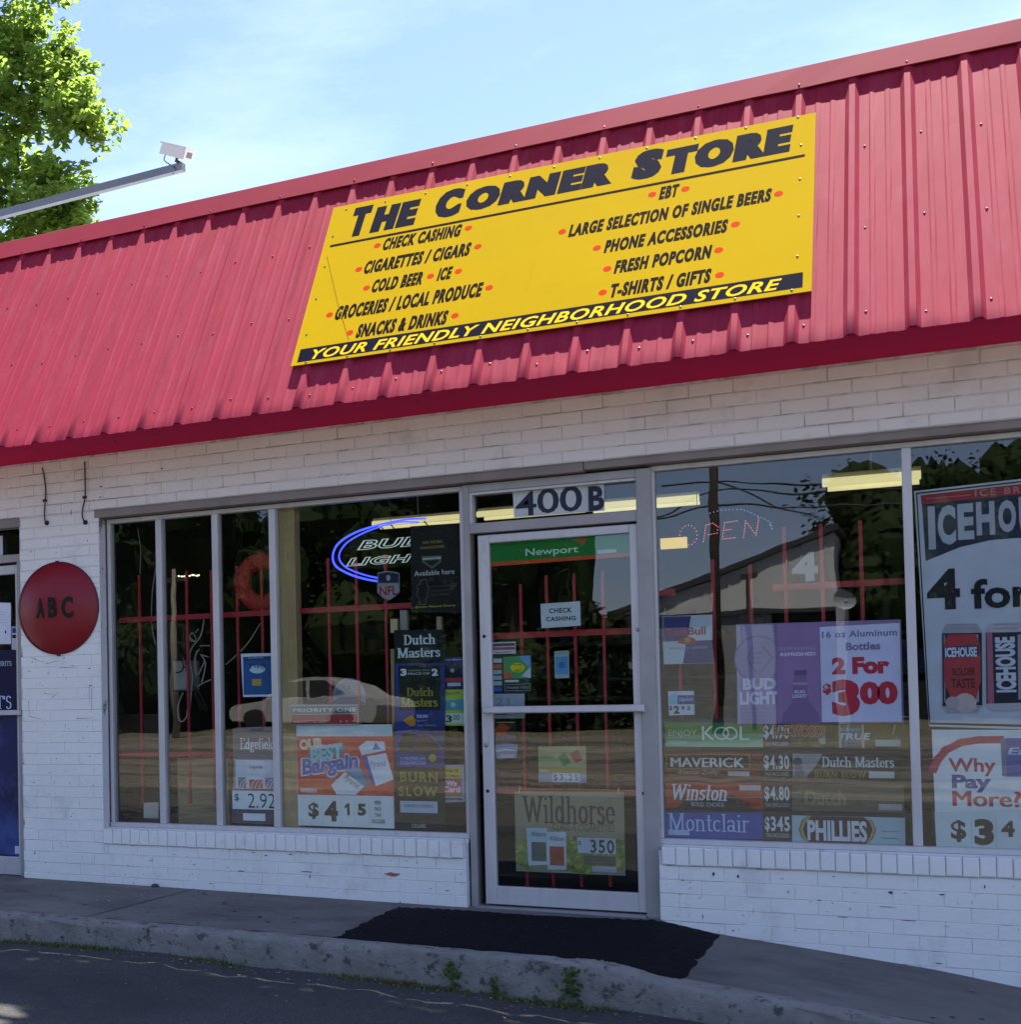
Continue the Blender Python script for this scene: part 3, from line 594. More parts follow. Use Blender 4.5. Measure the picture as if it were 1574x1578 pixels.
p = Poster('card_sticker', WP, [z('r', 160, 572), z('r', 240, 572), z('r', 243, 890), z('r', 160, 880)], 'b9bcc0', 'narrow strip of card stickers beside the white notice at far left', 'sticker')
p.rect(z('r', 168, 660), z('r', 236, 590), '2c2f8c'); p.rect(z('r', 168, 730), z('r', 236, 680), '14161c')
# ------------------------------------------------------------------ the big yellow sign on the roof
p = Poster('store_sign', RP, [(517, 327), (1258.5, 182), (1252, 456.5), (451, 571)], 'f6c50a', 'large yellow sign reading THE CORNER STORE screwed onto the red roof', 'sign', th=0.004, h=0.030, mt=mat('yellow sign face', (0.50, 0.32, 0.002), 0.8, var=0.05, vs=1.3, spec=0.02))
NAVY, BRN, RDD = '0b0e26', '160a08', 'c93a16'; p.flat = 1
for t_, bl, tr in (('T', z('a', 368, 762), z('a', 520, 570)), ('HE', z('a', 492, 737), z('a', 795, 537)), ('C', z('a', 860, 660), z('a', 1052, 468)), ('ORNER', z('a', 1040, 618), z('b', 390, 303)), ('S', z('b', 478, 421), z('b', 664, 230)), ('TORE', z('b', 662, 392), z('b', 1374, 107))):
    p.text(t_, bl, tr, NAVY, bold=0.07, fat=0.045, shear=0.10, space=1.26)
p.rect(z('a', 266, 818), z('b', 1437, 272), BRN, 'underline')
for t_, bl, tr in (('CHECK CASHING', z('a', 567, 838), z('a', 1033, 683)), ('CIGARETTES / CIGARS', z('a', 458, 974), z('a', 1087, 788)), ('COLD BEER', z('a', 503, 1082), z('a', 810, 956)), ('ICE', z('a', 880, 1015), z('a', 980, 926)),
                   ('GROCERIES / LOCAL PRODUCE', z('a', 290, 1240), z('a', 1157, 1018)), ('SNACKS & DRINKS', z('a', 412, 1343), z('a', 955, 1180)), ('EBT', z('b', 632, 523), z('b', 750, 433)), ('LARGE SELECTION OF SINGLE BEERS', z('b', 133, 729), z('b', 1257, 458)),
                   ('PHONE ACCESSORIES', z('b', 329, 817), z('b', 1017, 628)), ('FRESH POPCORN', z('b', 384, 931), z('b', 930, 769)), ('T-SHIRTS / GIFTS', z('b', 364, 1063), z('b', 926, 899))):
    p.text(t_, bl, tr, BRN, bold=0.05, fat=0.022, shear=0.22, space=1.2)
p.dots([z('a', *q) for q in ((540, 808), (1065, 708), (433, 945), (1120, 815), (478, 1052), (847, 985), (1008, 957), (265, 1207), (1185, 1052), (382, 1310), (988, 1213))] + [z('b', *q) for q in ((597, 493), (780, 463), (102, 697), (1292, 490), (293, 787), (1055, 658), (350, 902), (963, 800), (325, 1032), (968, 937))], 0.0205, 0.021, RDD, 'bullet')
p.rect(z('a', 78, 1482), z('b', 1427, 922), NAVY, 'band')
p.flat = 2; p.text('YOUR FRIENDLY NEIGHBORHOOD STORE', z('a', 158, 1464), z('b', 1312, 955), 'f2c612', bold=0.022, shear=0.32, space=1.08)
p.line([z('a', 250, 870), z('a', 310, 1130), z('a', 375, 1350)], 0.004, '8d7416', 'scratch'); p.line([z('a', 1440, 900), z('a', 1420, 1010), z('a', 1390, 1070)], 0.002, 'b0901a', 'scratch')
sg = p.o; b = MB(); k = int((-3.083 - X0) / PITCH)
for k in range(-13, 0):
    x = X0 + k * PITCH
    if -3.06 < x < -0.48: b.dome(RP.at(x, 1.635, 0.034), RP.n, .0065, .004, 7, 2); b.dome(RP.at(x, 0.315, 0.034), RP.n, .0065, .004, 7, 2)
for s_ in (0.55, 0.85, 1.13, 1.4): b.dome(RP.at(-3.035, s_, 0.034), RP.n, .0065, .004, 7, 2); b.dome(RP.at(-0.53, s_, 0.034), RP.n, .0065, .004, 7, 2)
b.build('sign_screws', mat('sign screw', (0.16, 0.13, 0.08), 0.4, metal=0.4), sg, kind='stuff')
# ------------------------------------------------------------------ round red dome sign
RED = mat('red enamel dome', (0.24, 0.010, 0.018), 0.38, var=0.06, vs=3, spec=0.35)
ax, az, ar, ad = -4.943, 1.803, 0.3045, 0.085
b = MB(); nr, na = 9, 48
for k in range(nr):
    t = k / nr; rr = ar * (1 - t)
    for a in range(na): q = 6.28318 * a / na; b.v.append((ax + rr * math.cos(q), -0.004 - ad * (1 - (rr / ar) ** 2.2), az + rr * math.sin(q)))
b.v.append((ax, -0.004 - ad, az))
for k in range(nr - 1):
    for a in range(na): c = (a + 1) % na; b.f.append((k * na + a, k * na + c, (k + 1) * na + c, (k + 1) * na + a))
for a in range(na): b.f.append(((nr - 1) * na + a, (nr - 1) * na + (a + 1) % na, nr * na))
abc = tag(b.build('round_sign', RED, smooth=True), 'round domed red sign reading ABC on the white brick pier', 'sign')
b = MB()
for a in range(na):
    q0, q1 = 6.28318 * a / na, 6.28318 * (a + 1) / na; c0, s0, c1, s1 = math.cos(q0), math.sin(q0), math.cos(q1), math.sin(q1)
    for (r0, y0), (r1, y1) in (((ar - .002, -0.010), (ar + .006, -0.008)), ((ar + .006, -0.008), (ar + .006, 0.002))):
        b.face([(ax + r0 * c0, y0, az + r0 * s0), (ax + r0 * c1, y0, az + r0 * s1), (ax + r1 * c1, y1, az + r1 * s1), (ax + r1 * c0, y1, az + r1 * s0)])
b.box(ax - .012, ax + .012, -.012, .002, az + ar, az + ar + .012); b.box(ax - .012, ax + .012, -.012, .002, az - ar - .014, az - ar)
b.build('rim', mat('dark red rim', (0.10, 0.012, 0.016), 0.5), abc)
DP = wallplane(-0.07)
for ch, bl, tr in (('A', (490, 467), (615, 180)), ('B', (668, 457), (785, 175)), ('C', (852, 462), (985, 163))):
    V, Fc = glyphs(ch, 0.035)[:2]; a, c = DP.uv(*z('r', *bl)), DP.uv(*z('r', *tr)); vv = []
    for u, v in V:
        X, Z = a[0] + (c[0] - a[0]) * u, a[1] + (c[1] - a[1]) * v; rr = math.hypot(X - ax, Z - az)
        vv.append((X, -0.012 - ad * (1 - (rr / ar) ** 2.2), Z))
    me = bpy.data.meshes.new('letter'); me.from_pydata(vv, [], Fc); me.materials.append(pm('0a0909')); link('letter', me, abc)
# ------------------------------------------------------------------ posters inside the left window
L1 = wallplane(GY + 0.012); L2 = wallplane(GY + 0.022)
W_ = 'dfe6e6'
p = Poster('verification_poster', L1, [z('d', 225, 40), (427, 1006), (428, 1073), z('d', 245, 402)], 'dde6ee', 'white edged blue verification notice with a yellow chip in the third narrow pane', 'poster')
p.rect(z('d', 250, 385), (424.5, 1010.5), '2f5f96'); p.rect(z('d', 252, 100), (424.5, 1010.5), '274a78'); p.disc(z('d', 365, 170), .052, .026, 'c9dde8')
p.text('E Verify', z('d', 300, 178), z('d', 432, 118), '16324f', bold=.02, shear=.15); p.rect(z('d', 322, 308), z('d', 398, 250), 'c9a04a')
p.text('THE EMPLOYEE', z('d', 285, 82), z('d', 415, 66), 'b9cfe2')
p = Poster('price_poster', L1, [z('d', 182, 660), (429, 1119), (431, 1270), z('d', 148, 1455)], '8d9094', 'grey cigarette poster priced $ 2.92 half hidden behind the third mullion', 'poster')
p.rect(z('d', 160, 920), (429, 1122), '6e6d70'); p.text('Edgefield', z('d', 220, 865), z('d', 512, 745), 'e6e8ea', ser=(.13, .05))
p.rect(z('d', 186, 1165), z('d', 275, 930), 'c4d3e2'); p.rect(z('d', 280, 1165), z('d', 420, 930), 'cdd8e4'); p.rect(z('d', 424, 1165), z('d', 530, 930), 'bccbe0')
p.rect(z('d', 205, 1165), z('d', 270, 1075), '49616c'); p.rect(z('d', 298, 1165), z('d', 412, 1095), 'a03046'); p.rect(z('d', 430, 1165), z('d', 530, 1080), '4c6aa0')
for q in (215, 240, 310, 345, 380, 440, 470): p.line([z('d', q, 1165), z('d', q + 18, 1118), z('d', q + 50, 1090)], .004, 'dfe6ee')
p.text('Edgefield', z('d', 300, 1008), z('d', 412, 975), '3c5c86', ser=(.13, .05)); p.rect(z('d', 175, 1180), (430, 1216.5), '963048'); p.rect(z('d', 158, 1345), (430, 1219), 'e0ecf0')
p.text('$', z('d', 176, 1278), z('d', 212, 1212), '1c2a3a', bold=.01); p.text('2.92', z('d', 288, 1330), z('d', 515, 1212), '1b2230', bold=-.008); p.rect(z('d', 152, 1452), (430, 1248), '5d5357'); p.rect(z('d', 248, 1436), z('d', 432, 1380), 'cfd6dc')
p = Poster('paper_tag', L1, [z('u', 872, 735), z('u', 962, 732), z('u', 962, 830), z('u', 872, 826)], 'b9b4ac', 'blank white paper tag low in the first narrow pane', 'paper')
p = Poster('label_sticker', L1, [z('d', 640, 465), z('d', 1208, 465), z('d', 1215, 640), z('d', 652, 640)], 'b0b2b0', 'see-through white and red strip sticker above the bargain poster', 'sticker')
p.rect(z('d', 652, 632), z('d', 1206, 545), 'a83436'); p.rect(z('d', 648, 545), z('d', 1204, 474), '6f706e'); p.text('PRIORITY ONE', z('d', 662, 530), z('d', 1195, 490), 'e2e4e2', bold=.03, space=1.1); p.disc(z('d', 965, 585), .024, .024, '8c1c22')
p.text('CIGARETTES BEST', z('d', 670, 622), z('d', 950, 598), 'e0b0a8'); p.dots([z('d', 1065, 606), z('d', 1115, 604), z('d', 1170, 602)], .004, .004, 'f0e0dc', 'star')
p = Poster('bargain_poster', L2, [z('d', 690, 636), z('e', 254, 770), z('e', 271, 1516), z('d', 708, 1476)], 'e0e8e4', 'red and white bargain poster priced $4 15 low in the wide left window', 'poster')
q1, q2 = z('e', 268, 1284), z('e', 258, 856)
p.area([z('d', 694, 732), q2, q1, z('d', 705, 1220)], 'd2351f', mt=mat('bargain red', lin('d23a24'), 0.42, var=0.12, vs=9, col2=lin('d86a3c'), c2lo=.45, c2hi=.7, c2s=5))
p.text('OUR', z('d', 718, 838), z('d', 920, 750), 'f0dcc0', bold=.06, rot=.10); p.area([z('d', 790, 860), z('d', 1100, 785), z('d', 1080, 880), z('d', 800, 950)], '3f8f98'); p.text('BEST', z('d', 805, 930), z('d', 1085, 800), '9fd0d0', bold=.05, rot=.12, shear=.1)
p.text('Bargain', z('d', 722, 1078), z('d', 1222, 885), 'c8dcf0', bold=.075, rot=.13, shear=.15); p.text('Bargain', z('d', 735, 1062), z('d', 1212, 895), '1f4fae', bold=.035, rot=.13, shear=.15)
p.area([z('d', 1215, 820), z('d', 1280, 770), z('d', 1430, 775), z('d', 1440, 850), z('d', 1240, 890)], 'dfe6ea'); p.area([z('d', 1330, 845), z('d', 1355, 780), z('d', 1400, 840)], '3c78c0')
p.area([z('d', 1270, 905), z('d', 1445, 870), z('e', 265, 1165), z('d', 1355, 1150)], 'e4eaee'); p.area([z('d', 1240, 905), z('d', 1285, 900), z('d', 1358, 1148), z('d', 1320, 1120)], '2c58ac')
p.area([z('d', 1110, 1010), z('d', 1220, 985), z('d', 1300, 1120), z('d', 1225, 1195)], '5a93b4'); p.area([z('d', 985, 1140), z('d', 1100, 1030), z('d', 1258, 1150), z('d', 1190, 1222), z('d', 1030, 1218)], 'e2e8ea')
p.text('Pyramid', z('d', 1315, 1000), z('d', 1440, 935), '4a5560', bold=0, rot=.05); p.text('Pyramid', z('d', 1090, 1150), z('d', 1225, 1085), '3a4650', bold=0, rot=-.62); p.rect(z('d', 728, 1200), z('d', 865, 1168), 'd8c0b4')
p.text('$', z('d', 796, 1422), z('d', 880, 1288), '23252a', bold=.03); p.text('4', z('d', 930, 1442), z('d', 1040, 1275), '1d1e22', bold=.05); p.area([z('d', 1097, 1322), z('d', 1118, 1294), z('d', 1138, 1293), z('d', 1140, 1391), z('d', 1120, 1391), z('d', 1119, 1320), z('d', 1099, 1336)], '23252a', 'lettering'); p.text('5', z('d', 1208, 1396), z('d', 1275, 1296), '23252a', bold=.05)
for q in (912, 1070, 1180, 1305): p.line([z('d', q, 1260), z('d', q + 4, 1470)], .0012, '9aa6a2', 'card_edge')
for k, t_ in enumerate(('PER', 'PACK', 'TAX', 'INCLUDED')): p.text(t_, z('d', 1352 - (22 if k == 3 else 0), 1302 + 52 * k), z('d', 1405 + (33 if k == 3 else 0), 1272 + 52 * k), '3a3e42', bold=.01)
p = Poster('cigar_poster', L1, [z('e', 268, 97), z('e', 632, 93), z('e', 632, 1522), z('e', 278, 1517)], '101c1a', 'tall dark green and blue cigar poster beside the door', 'poster')
p.area([z('e', 276, 335), z('e', 632, 330), z('e', 628, 1080), z('e', 280, 1075)], '26357f', mt=mat('cigar blue', lin('2a3a8a'), .42, var=.3, vs=5, col2=lin('141c4c'), c2lo=.4, c2hi=.7, c2s=4))
p.text('Dutch', z('e', 336, 205), z('e', 566, 122), 'cfe0de', ser=(.17, .05)); p.text('Masters', z('e', 290, 298), z('e', 598, 215), 'cfe0de', ser=(.17, .05))
p.area([z('e', 298, 352), z('e', 600, 350), z('e', 600, 668), z('e', 310, 668)], '131f1c'); p.text('3', z('e', 315, 425), z('e', 358, 372), 'd6e2e0', bold=.05); p.text('2', z('e', 538, 424), z('e', 582, 372), 'd6e2e0', bold=.05); p.text('CIGARS FOR', z('e', 368, 392), z('e', 525, 378), '9fb0ae'); p.text('PRICE OF', z('e', 368, 418), z('e', 525, 398), 'b4c4c2', bold=.02)
p.text('Dutch', z('e', 358, 572), z('e', 552, 505), '9a8f3e', ser=(.17, .05)); p.text('Masters', z('e', 318, 648), z('e', 580, 578), 'a89c46', ser=(.17, .05))
p.area([z('e', 328, 742), z('e', 395, 702), z('e', 425, 740), z('e', 418, 780), z('e', 385, 785)], 'c58a22'); p.text('PALMA', z('e', 432, 726), z('e', 512, 700), 'c8d4ea', bold=.03); p.text('BLUNT', z('e', 432, 750), z('e', 508, 738), '8ea4d4'); p.text('SWEET AROMATIC', z('e', 432, 785), z('e', 570, 772), '8ea4d4')
p.area([z('e', 300, 900), z('e', 330, 830), z('e', 420, 835), z('e', 425, 900), z('e', 380, 975), z('e', 310, 965)], '14161f'); p.area([z('e', 420, 900), z('e', 480, 840), z('e', 560, 880), z('e', 605, 950), z('e', 500, 975), z('e', 400, 970)], '1b1c26'); p.line([z('e', 300, 900), z('e', 335, 828), z('e', 425, 838), z('e', 470, 850), z('e', 520, 840), z('e', 570, 890), z('e', 608, 945)], .002, '8c90d0')
p.text('2 PREMIUM', z('e', 312, 1030), z('e', 488, 1005), 'a3aee2', bold=.02); p.text('CIGARILLOS', z('e', 312, 1056), z('e', 498, 1034), 'a3aee2', bold=.02); p.disc(z('e', 543, 1010), .022, .024, 'b5a044')
p.text('BURN', z('e', 312, 1182), z('e', 582, 1112), 'a1934a', bold=.04, space=1.25); p.text('SLOW', z('e', 302, 1283), z('e', 582, 1216), 'a1934a', bold=.04, space=1.25); p.rect(z('e', 314, 1400), z('e', 580, 1322), 'aebac0'); p.text('SURGEON GENERAL', z('e', 345, 1362), z('e', 550, 1345), '5c6c78'); p.text('CIGARS', z('e', 398, 1508), z('e', 495, 1484), 'b8c2c2', bold=.0)
p = Poster('cigar_card', L2, [z('e', 612, 290), z('e', 762, 288), z('e', 764, 512), z('e', 614, 515)], '17246a', 'small blue cigar card at the top beside the tall cigar poster', 'sticker')
p.text('Dutch Masters', z('e', 622, 316), z('e', 757, 298), 'b8c4e6', ser=(.17, .05)); p.area([z('e', 626, 440), z('e', 650, 350), z('e', 735, 350), z('e', 755, 440)], '0d1126'); p.disc(z('e', 685, 385), .012, .012, '9fb0c8'); p.rect(z('e', 618, 470), z('e', 762, 436), 'b0353e'); p.rect(z('e', 650, 498), z('e', 746, 472), 'c0c8d0')
p = Poster('price_card', L2, [z('e', 612, 522), z('e', 768, 520), z('e', 772, 780), z('e', 616, 780)], 'a9c24a', 'lime green price card reading 3.00 by the door', 'sticker')
p.text('QUALITY', z('e', 640, 566), z('e', 738, 540), '4d6418', bold=.02, shear=.2); p.area([z('e', 614, 600), z('e', 768, 590), z('e', 768, 670), z('e', 616, 670)], '4f9fae'); p.disc(z('e', 690, 630), .013, .014, 'bcd2d0'); p.rect(z('e', 618, 765), z('e', 770, 690), 'c8d8cc'); p.text('3', z('e', 640, 756), z('e', 682, 705), '1f2a2a', bold=.03); p.text('00', z('e', 690, 740), z('e', 735, 702), '1f2a2a', bold=.01)
p = Poster('age_card', L2, [z('e', 592, 1062), z('e', 768, 1058), z('e', 778, 1326), z('e', 588, 1330)], 'a9b0b4', 'small age check card reading We Card near the door jamb', 'sticker')
p.rect(z('e', 615, 1158), z('e', 745, 1078), 'c7b83c'); p.text('Under 18', z('e', 632, 1116), z('e', 724, 1090), '3c3820', bold=.03); p.text('No Tobacco', z('e', 622, 1148), z('e', 738, 1126), '3c3820', bold=.03); p.rect(z('e', 615, 1282), z('e', 748, 1160), 'c2466a'); p.text('We', z('e', 638, 1212), z('e', 718, 1172), 'f0dfe6', bold=.05); p.text('Card', z('e', 620, 1255), z('e', 742, 1214), 'f0dfe6', bold=.05); p.rect(z('e', 615, 1284), z('e', 748, 1262), 'c98838'); p.text('Please Have ID Ready', z('e', 610, 1314), z('e', 760, 1296), '23262c', bold=.03)
p = Poster('hangover_poster', L1, [z('c', 1046, 350), (709, 806), (714, 944), z('c', 1058, 1005)], '0b0f0d', 'black energy shot poster with yellow and white lettering over the neon sign', 'poster')
p.text('NO MORE', z('c', 1140, 485), z('c', 1290, 452), '9a9440', bold=.01); p.text('HANGOVER', z('c', 1125, 525), z('c', 1308, 490), '9a9440', bold=.01); p.area([z('c', 1130, 575), z('c', 1285, 570), z('c', 1280, 620), z('c', 1212, 672), z('c', 1140, 625)], '5e6658'); p.area([z('c', 1145, 610), z('c', 1272, 605), z('c', 1212, 655)], '12160f'); p.text('HANGOVER', z('c', 1140, 605), z('c', 1280, 580), 'd0d4cc', bold=.04)
p.text('Available here', z('c', 1078, 728), z('c', 1382, 670), 'd6dad6', bold=.0); p.line([z('c', 1120, 760), z('c', 1170, 750), z('c', 1175, 795), z('c', 1188, 815), z('c', 1180, 850), z('c', 1185, 870), z('c', 1165, 900), z('c', 1165, 940), z('c', 1120, 945), z('c', 1115, 900), z('c', 1095, 870), z('c', 1105, 830), z('c', 1095, 800), z('c', 1118, 790)], .004, '59605a', closed=True)
for k, t_ in enumerate(('100% NATURAL', 'NO HANGOVER', 'NO CRASH')): p.text(t_, z('c', 1208, 812 + k * 32), z('c', 1375 - 30 * (k == 2), 792 + k * 32), '4e554e')
p.text('Boosts Natural Energy', z('c', 1085, 975), z('c', 1392, 938), 'a4a238', bold=.02)
p = Poster('display_card', wallplane(GY + .2), [z('d', 990 + 0, 470)] + [z('d', 1132 + 142 * math.cos(t), 410 - 168 * math.sin(t)) for t in [math.pi - math.pi * k / 14 for k in range(15)]] + [z('d', 1274, 470)], '8c98a6', 'pale round topped display card standing behind the bargain poster', 'card')
p.area([z('d', 1132 + 118 * math.cos(t), 412 - 140 * math.sin(t)) for t in [math.pi - math.pi * k / 14 for k in range(15)]], '707f92'); p.area([z('d', 1000, 440), z('d', 1060, 400), z('d', 1190, 400), z('d', 1262, 450), z('d', 1262, 468), z('d', 1000, 468)], '2c4270'); p.rect(z('d', 1030, 345), z('d', 1085, 300), '8d99ac'); p.text('8', z('d', 1118, 345), z('d', 1145, 300), '1c2026', bold=.04)
# neon beer sign
NS = wallplane(GY + 0.10)
neon = empty('neon_sign', (-2.9, .2, 1.9), 'lit blue oval neon beer sign hanging in the wide left window', 'neon sign')
def npt(x, y): a, b = NS.uv(*z('c', x, y)); return NS.at(a, b)
BLU = mat('blue neon tube', (0.05, 0.06, 0.5), .3, emit=((0.04, 0.06, 1.0), 1.05)); WT = mat('white tube', (0.75, 0.82, 0.78), .3, var=.1, emit=((.5, .62, .56), .16))
b = MB(); b.tube(smooth_path([npt(*q) for q in ((1165, 290), (1000, 300), (800, 340), (620, 400), (500, 480), (458, 570), (480, 650), (580, 710), (700, 748), (810, 768))]), .0062, 8)
b.tube(smooth_path([npt(*q) for q in ((1110, 318), (960, 318), (820, 352), (690, 400), (570, 470), (512, 545), (512, 610), (570, 668), (690, 715), (805, 742))]), .0046, 8); b.build('blue_tube', BLU, neon, smooth=True)
def neontext(t_, bl, tr):
    cu = bpy.data.curves.new('tube', 'FONT'); cu.body = t_; cu.shear = .28; cu.offset = .03; cu.space_character = 1.12; cu.fill_mode = 'NONE'; cu.bevel_depth = .03; cu.bevel_resolution = 1; cu.resolution_u = 4
    o = bpy.data.objects.new('tube', cu); C.objects.link(o); me = bpy.data.meshes.new_from_object(o.evaluated_get(bpy.context.evaluated_depsgraph_get())); bpy.data.objects.remove(o)
    v = [q.co.copy() for q in me.vertices]; x0, x1 = min(q.x for q in v), max(q.x for q in v); y0, y1 = min(q.y for q in v), max(q.y for q in v)
    a, c = NS.uv(*z('c', *bl)), NS.uv(*z('c', *tr)); s = (c[1] - a[1]) / (y1 - y0)
    for q, w_ in zip(me.vertices, v): q.co = NS.at(a[0] + (c[0] - a[0]) * (w_.x - x0) / (x1 - x0), a[1] + (c[1] - a[1]) * (w_.y - y0) / (y1 - y0), w_.z * s)
    me.materials.clear(); me.materials.append(WT); link('letter_tube', me, neon)
neontext('BUD', (640, 532), (1175, 418)); neontext('LIGHT', (555, 655), (1215, 545))
b = MB()
for q in ((700, 380), (820, 350), (900, 340), (1150, 310)): b.tube([npt(*q), npt(q[0] + 25, q[1] + 30)], .004, 6)
a = npt(500, 300); c = npt(1180, 780); b.box(a.x + .05, c.x, NS.o.y + .03, NS.o.y + .035, a.z - .17, a.z - .165); b.tube([npt(900, 340), npt(880, 120)], .002, 5); b.build('tube_support', CABLE, neon)
p = Poster('league_shield', NS, [z('c', 806, 702), z('c', 884, 688), z('c', 972, 704), z('c', 974, 850), z('c', 932, 888), z('c', 888, 914), z('c', 842, 890), z('c', 804, 856)], '8a9298', 'small red white and blue football league shield below the neon sign', 'sign', h=.02)
p.area([z('c', 812, 712), z('c', 884, 698), z('c', 966, 712), z('c', 966, 780), z('c', 812, 780)], '1a2346'); p.disc(z('c', 888, 742), .013, .018, 'b0aaa8'); p.area([z('c', 815, 790), z('c', 965, 790), z('c', 965, 845), z('c', 925, 878), z('c', 888, 900), z('c', 850, 878), z('c', 812, 850)], '9aa0a6'); p.text('NFL', z('c', 822, 878), z('c', 955, 800), 'a3222e', bold=.03)
# other things hanging or standing behind the left window
def ringmesh(c, Rm_, rm, nu=36, nv=12):
    b = MB()
    for i in range(nu):
        a = 6.28318 * i / nu
        for j in range(nv):
            t = 6.28318 * j / nv; rr = Rm_ + (rm + jit(-.006, .006)) * math.cos(t); b.v.append((c[0] + rr * math.cos(a), c[1] + rm * math.sin(t) + jit(-.006, .006), c[2] + rr * math.sin(a)))
    for i in range(nu):
        for j in range(nv): b.f.append((i * nv + j, ((i + 1) % nu) * nv + j, ((i + 1) % nu) * nv + (j + 1) % nv, i * nv + (j + 1) % nv))
    return b
q = P(405, 897, .26); wr = tag(ringmesh(q, .137, .055).build('wreath', mat('red tinsel', (0.45, 0.03, 0.02), .5, var=.5, vs=30, bump=1, bs=80), smooth=True), 'red tinsel wreath hanging behind the third narrow pane', 'wreath')
b = MB()
for k in range(26): a = jit(0, 6.28); rr = .137 + jit(-.04, .04); b.dome((q.x + rr * math.cos(a), .26 - .05, q.z + rr * math.sin(a)), (0, -1, 0), .005, .006, 6, 2)
b.build('baubles', mat('gold bauble', (0.6, 0.42, 0.15), .3, metal=.6), wr, kind='stuff'); b = MB(); b.tube([(q.x, .26, q.z + .18), (q.x, .26, 2.7)], .0015, 5); b.build('string', CABLE, wr)
def stud(px0, px1, y0, y1, label, Y=.15, d=.09):
    b = MB(); b.box(pxx(px0, 1030, Y), pxx(px1, 1030, Y), Y, Y + d, P(px0, y1, Y).z, P(px0, y0, Y).z); return tag(b.build('wooden_stud', WOOD), label, 'wooden post')
stud(434, 458, 770, 1276, 'full height pine stud just right of the third mullion')
stud(602.5, 611, 1000, 1275, 'narrow brown wooden post behind the tall cigar poster', .16, .05)
for i, (x0, y0, x1, y1, c_) in enumerate(((602, 953.5, 612, 970, 'c9b98a'), (617, 940, 627, 970, '8f8d86'), (673, 950, 680, 966, 'a99a78'))):
    b = MB(); a, c = P(x0, y1, .15), P(x1, y0, .15); b.box(a.x, c.x, .15, .19, a.z - .02, c.z); tag(b.build('wooden_block', mat('block ' + c_, lin(c_), .7)), ['pale yellow wood end above the left edge of the tall cigar poster', 'grey wood end above the middle of the tall cigar poster', 'tan wood end above the right edge of the tall cigar poster'][i], 'wood block')
b = MB(); a, c = P(275, 1268, .32), P(352, 1168, .32); b.box(a.x, c.x, .32, .36, a.z, c.z); tag(b.build('cardboard_sheet', mat('cardboard', (0.36, 0.28, 0.15), .8, var=.12, vs=4)), 'tan cardboard sheet standing low behind the second narrow pane', 'cardboard')
b = MB(); a, c = P(180, 1268, .6), P(246, 1100, .6); b.box(a.x, c.x, .6, .66, a.z, c.z); tag(b.build('brown_panel', mat('brown panel', (0.11, 0.075, 0.05), .7, var=.3, vs=3)), 'dark brown panel leaning behind the first narrow pane', 'panel')
b = MB(); a, c = P(272, 1064, .5), P(297, 1018, .5); b.bbox(a.x, c.x, .45, .6, a.z, c.z, .01); tag(b.build('meter_box', mat('grey box', (0.42, 0.42, 0.40), .5)), 'small pale grey box among the cables in the second narrow pane', 'box')
cb = empty('cable_tangle', (-4.0, .3, 1.2), 'tangle of pale and dark cables hanging in the second narrow pane', 'cables')
PC = mat('pale cable', (0.42, 0.41, 0.37), .5)
def wp(x, y, Y): return P(*z('w', x, y), Y)
for i, pts in enumerate((((405, 20), (380, 140), (310, 240), (300, 330), (320, 440), (310, 560), (300, 680)), ((380, 280), (415, 340), (400, 440), (385, 490)), ((250, 560), (215, 650), (215, 740), (240, 775), (275, 740), (280, 690)), ((370, 240), (340, 300), (355, 430), (395, 360), (410, 320)), ((455, 465), (400, 490), (355, 515)), ((375, 215), (445, 215)), ((350, 250), (330, 350), (345, 450)), ((290, 140), (310, 180), (345, 170), (320, 120), (300, 150), (340, 190)), ((380, 280), (440, 300)), ((365, 90), (340, 120)))):
    b = MB(); b.tube(smooth_path([wp(*q, .30 + .012 * i) for q in pts]), .0048, 6); b.build('pale_cable', PC, cb, smooth=True)
for i, pts in enumerate((((190, 200), (220, 280), (250, 350), (240, 400), (195, 415)), ((240, 180), (260, 250), (290, 290), (250, 200), (195, 190)), ((160, 560), (240, 560)), ((330, 540), (370, 620), (420, 700)), ((340, 520), (390, 600), (430, 690)), ((250, 300), (280, 420), (290, 520), (280, 590)), ((270, 60), (250, 160), (290, 260), (260, 380)), ((320, 500), (350, 600), (380, 690)))):
    b = MB(); b.tube(smooth_path([wp(*q, .27 + .01 * i) for q in pts]), .005, 6); b.build('dark_cable', CABLE if i != 5 else mat('pink cord', (.4, .12, .2), .5), cb, smooth=True)
b = MB(); b.tube(smooth_path([P(*z('v', *q), .3) for q in ((1320, 1155), (1230, 1300), (1150, 1390), (1040, 1490))]), .004, 6); b.build('pale_cable', PC, cb, smooth=True)
b = MB(); b.tube(smooth_path([P(*z('v', *q), .3) for q in ((325, 380), (350, 560), (345, 760))]), .0025, 6); b.build('dark_cable', PC, cb, smooth=True); b = MB(); b.tube(smooth_path([P(*z('v', *q), .3) for q in ((480, 680), (445, 900), (440, 1150), (470, 1330))]), .0035, 6); b.build('pale_cable', PC, cb, smooth=True)
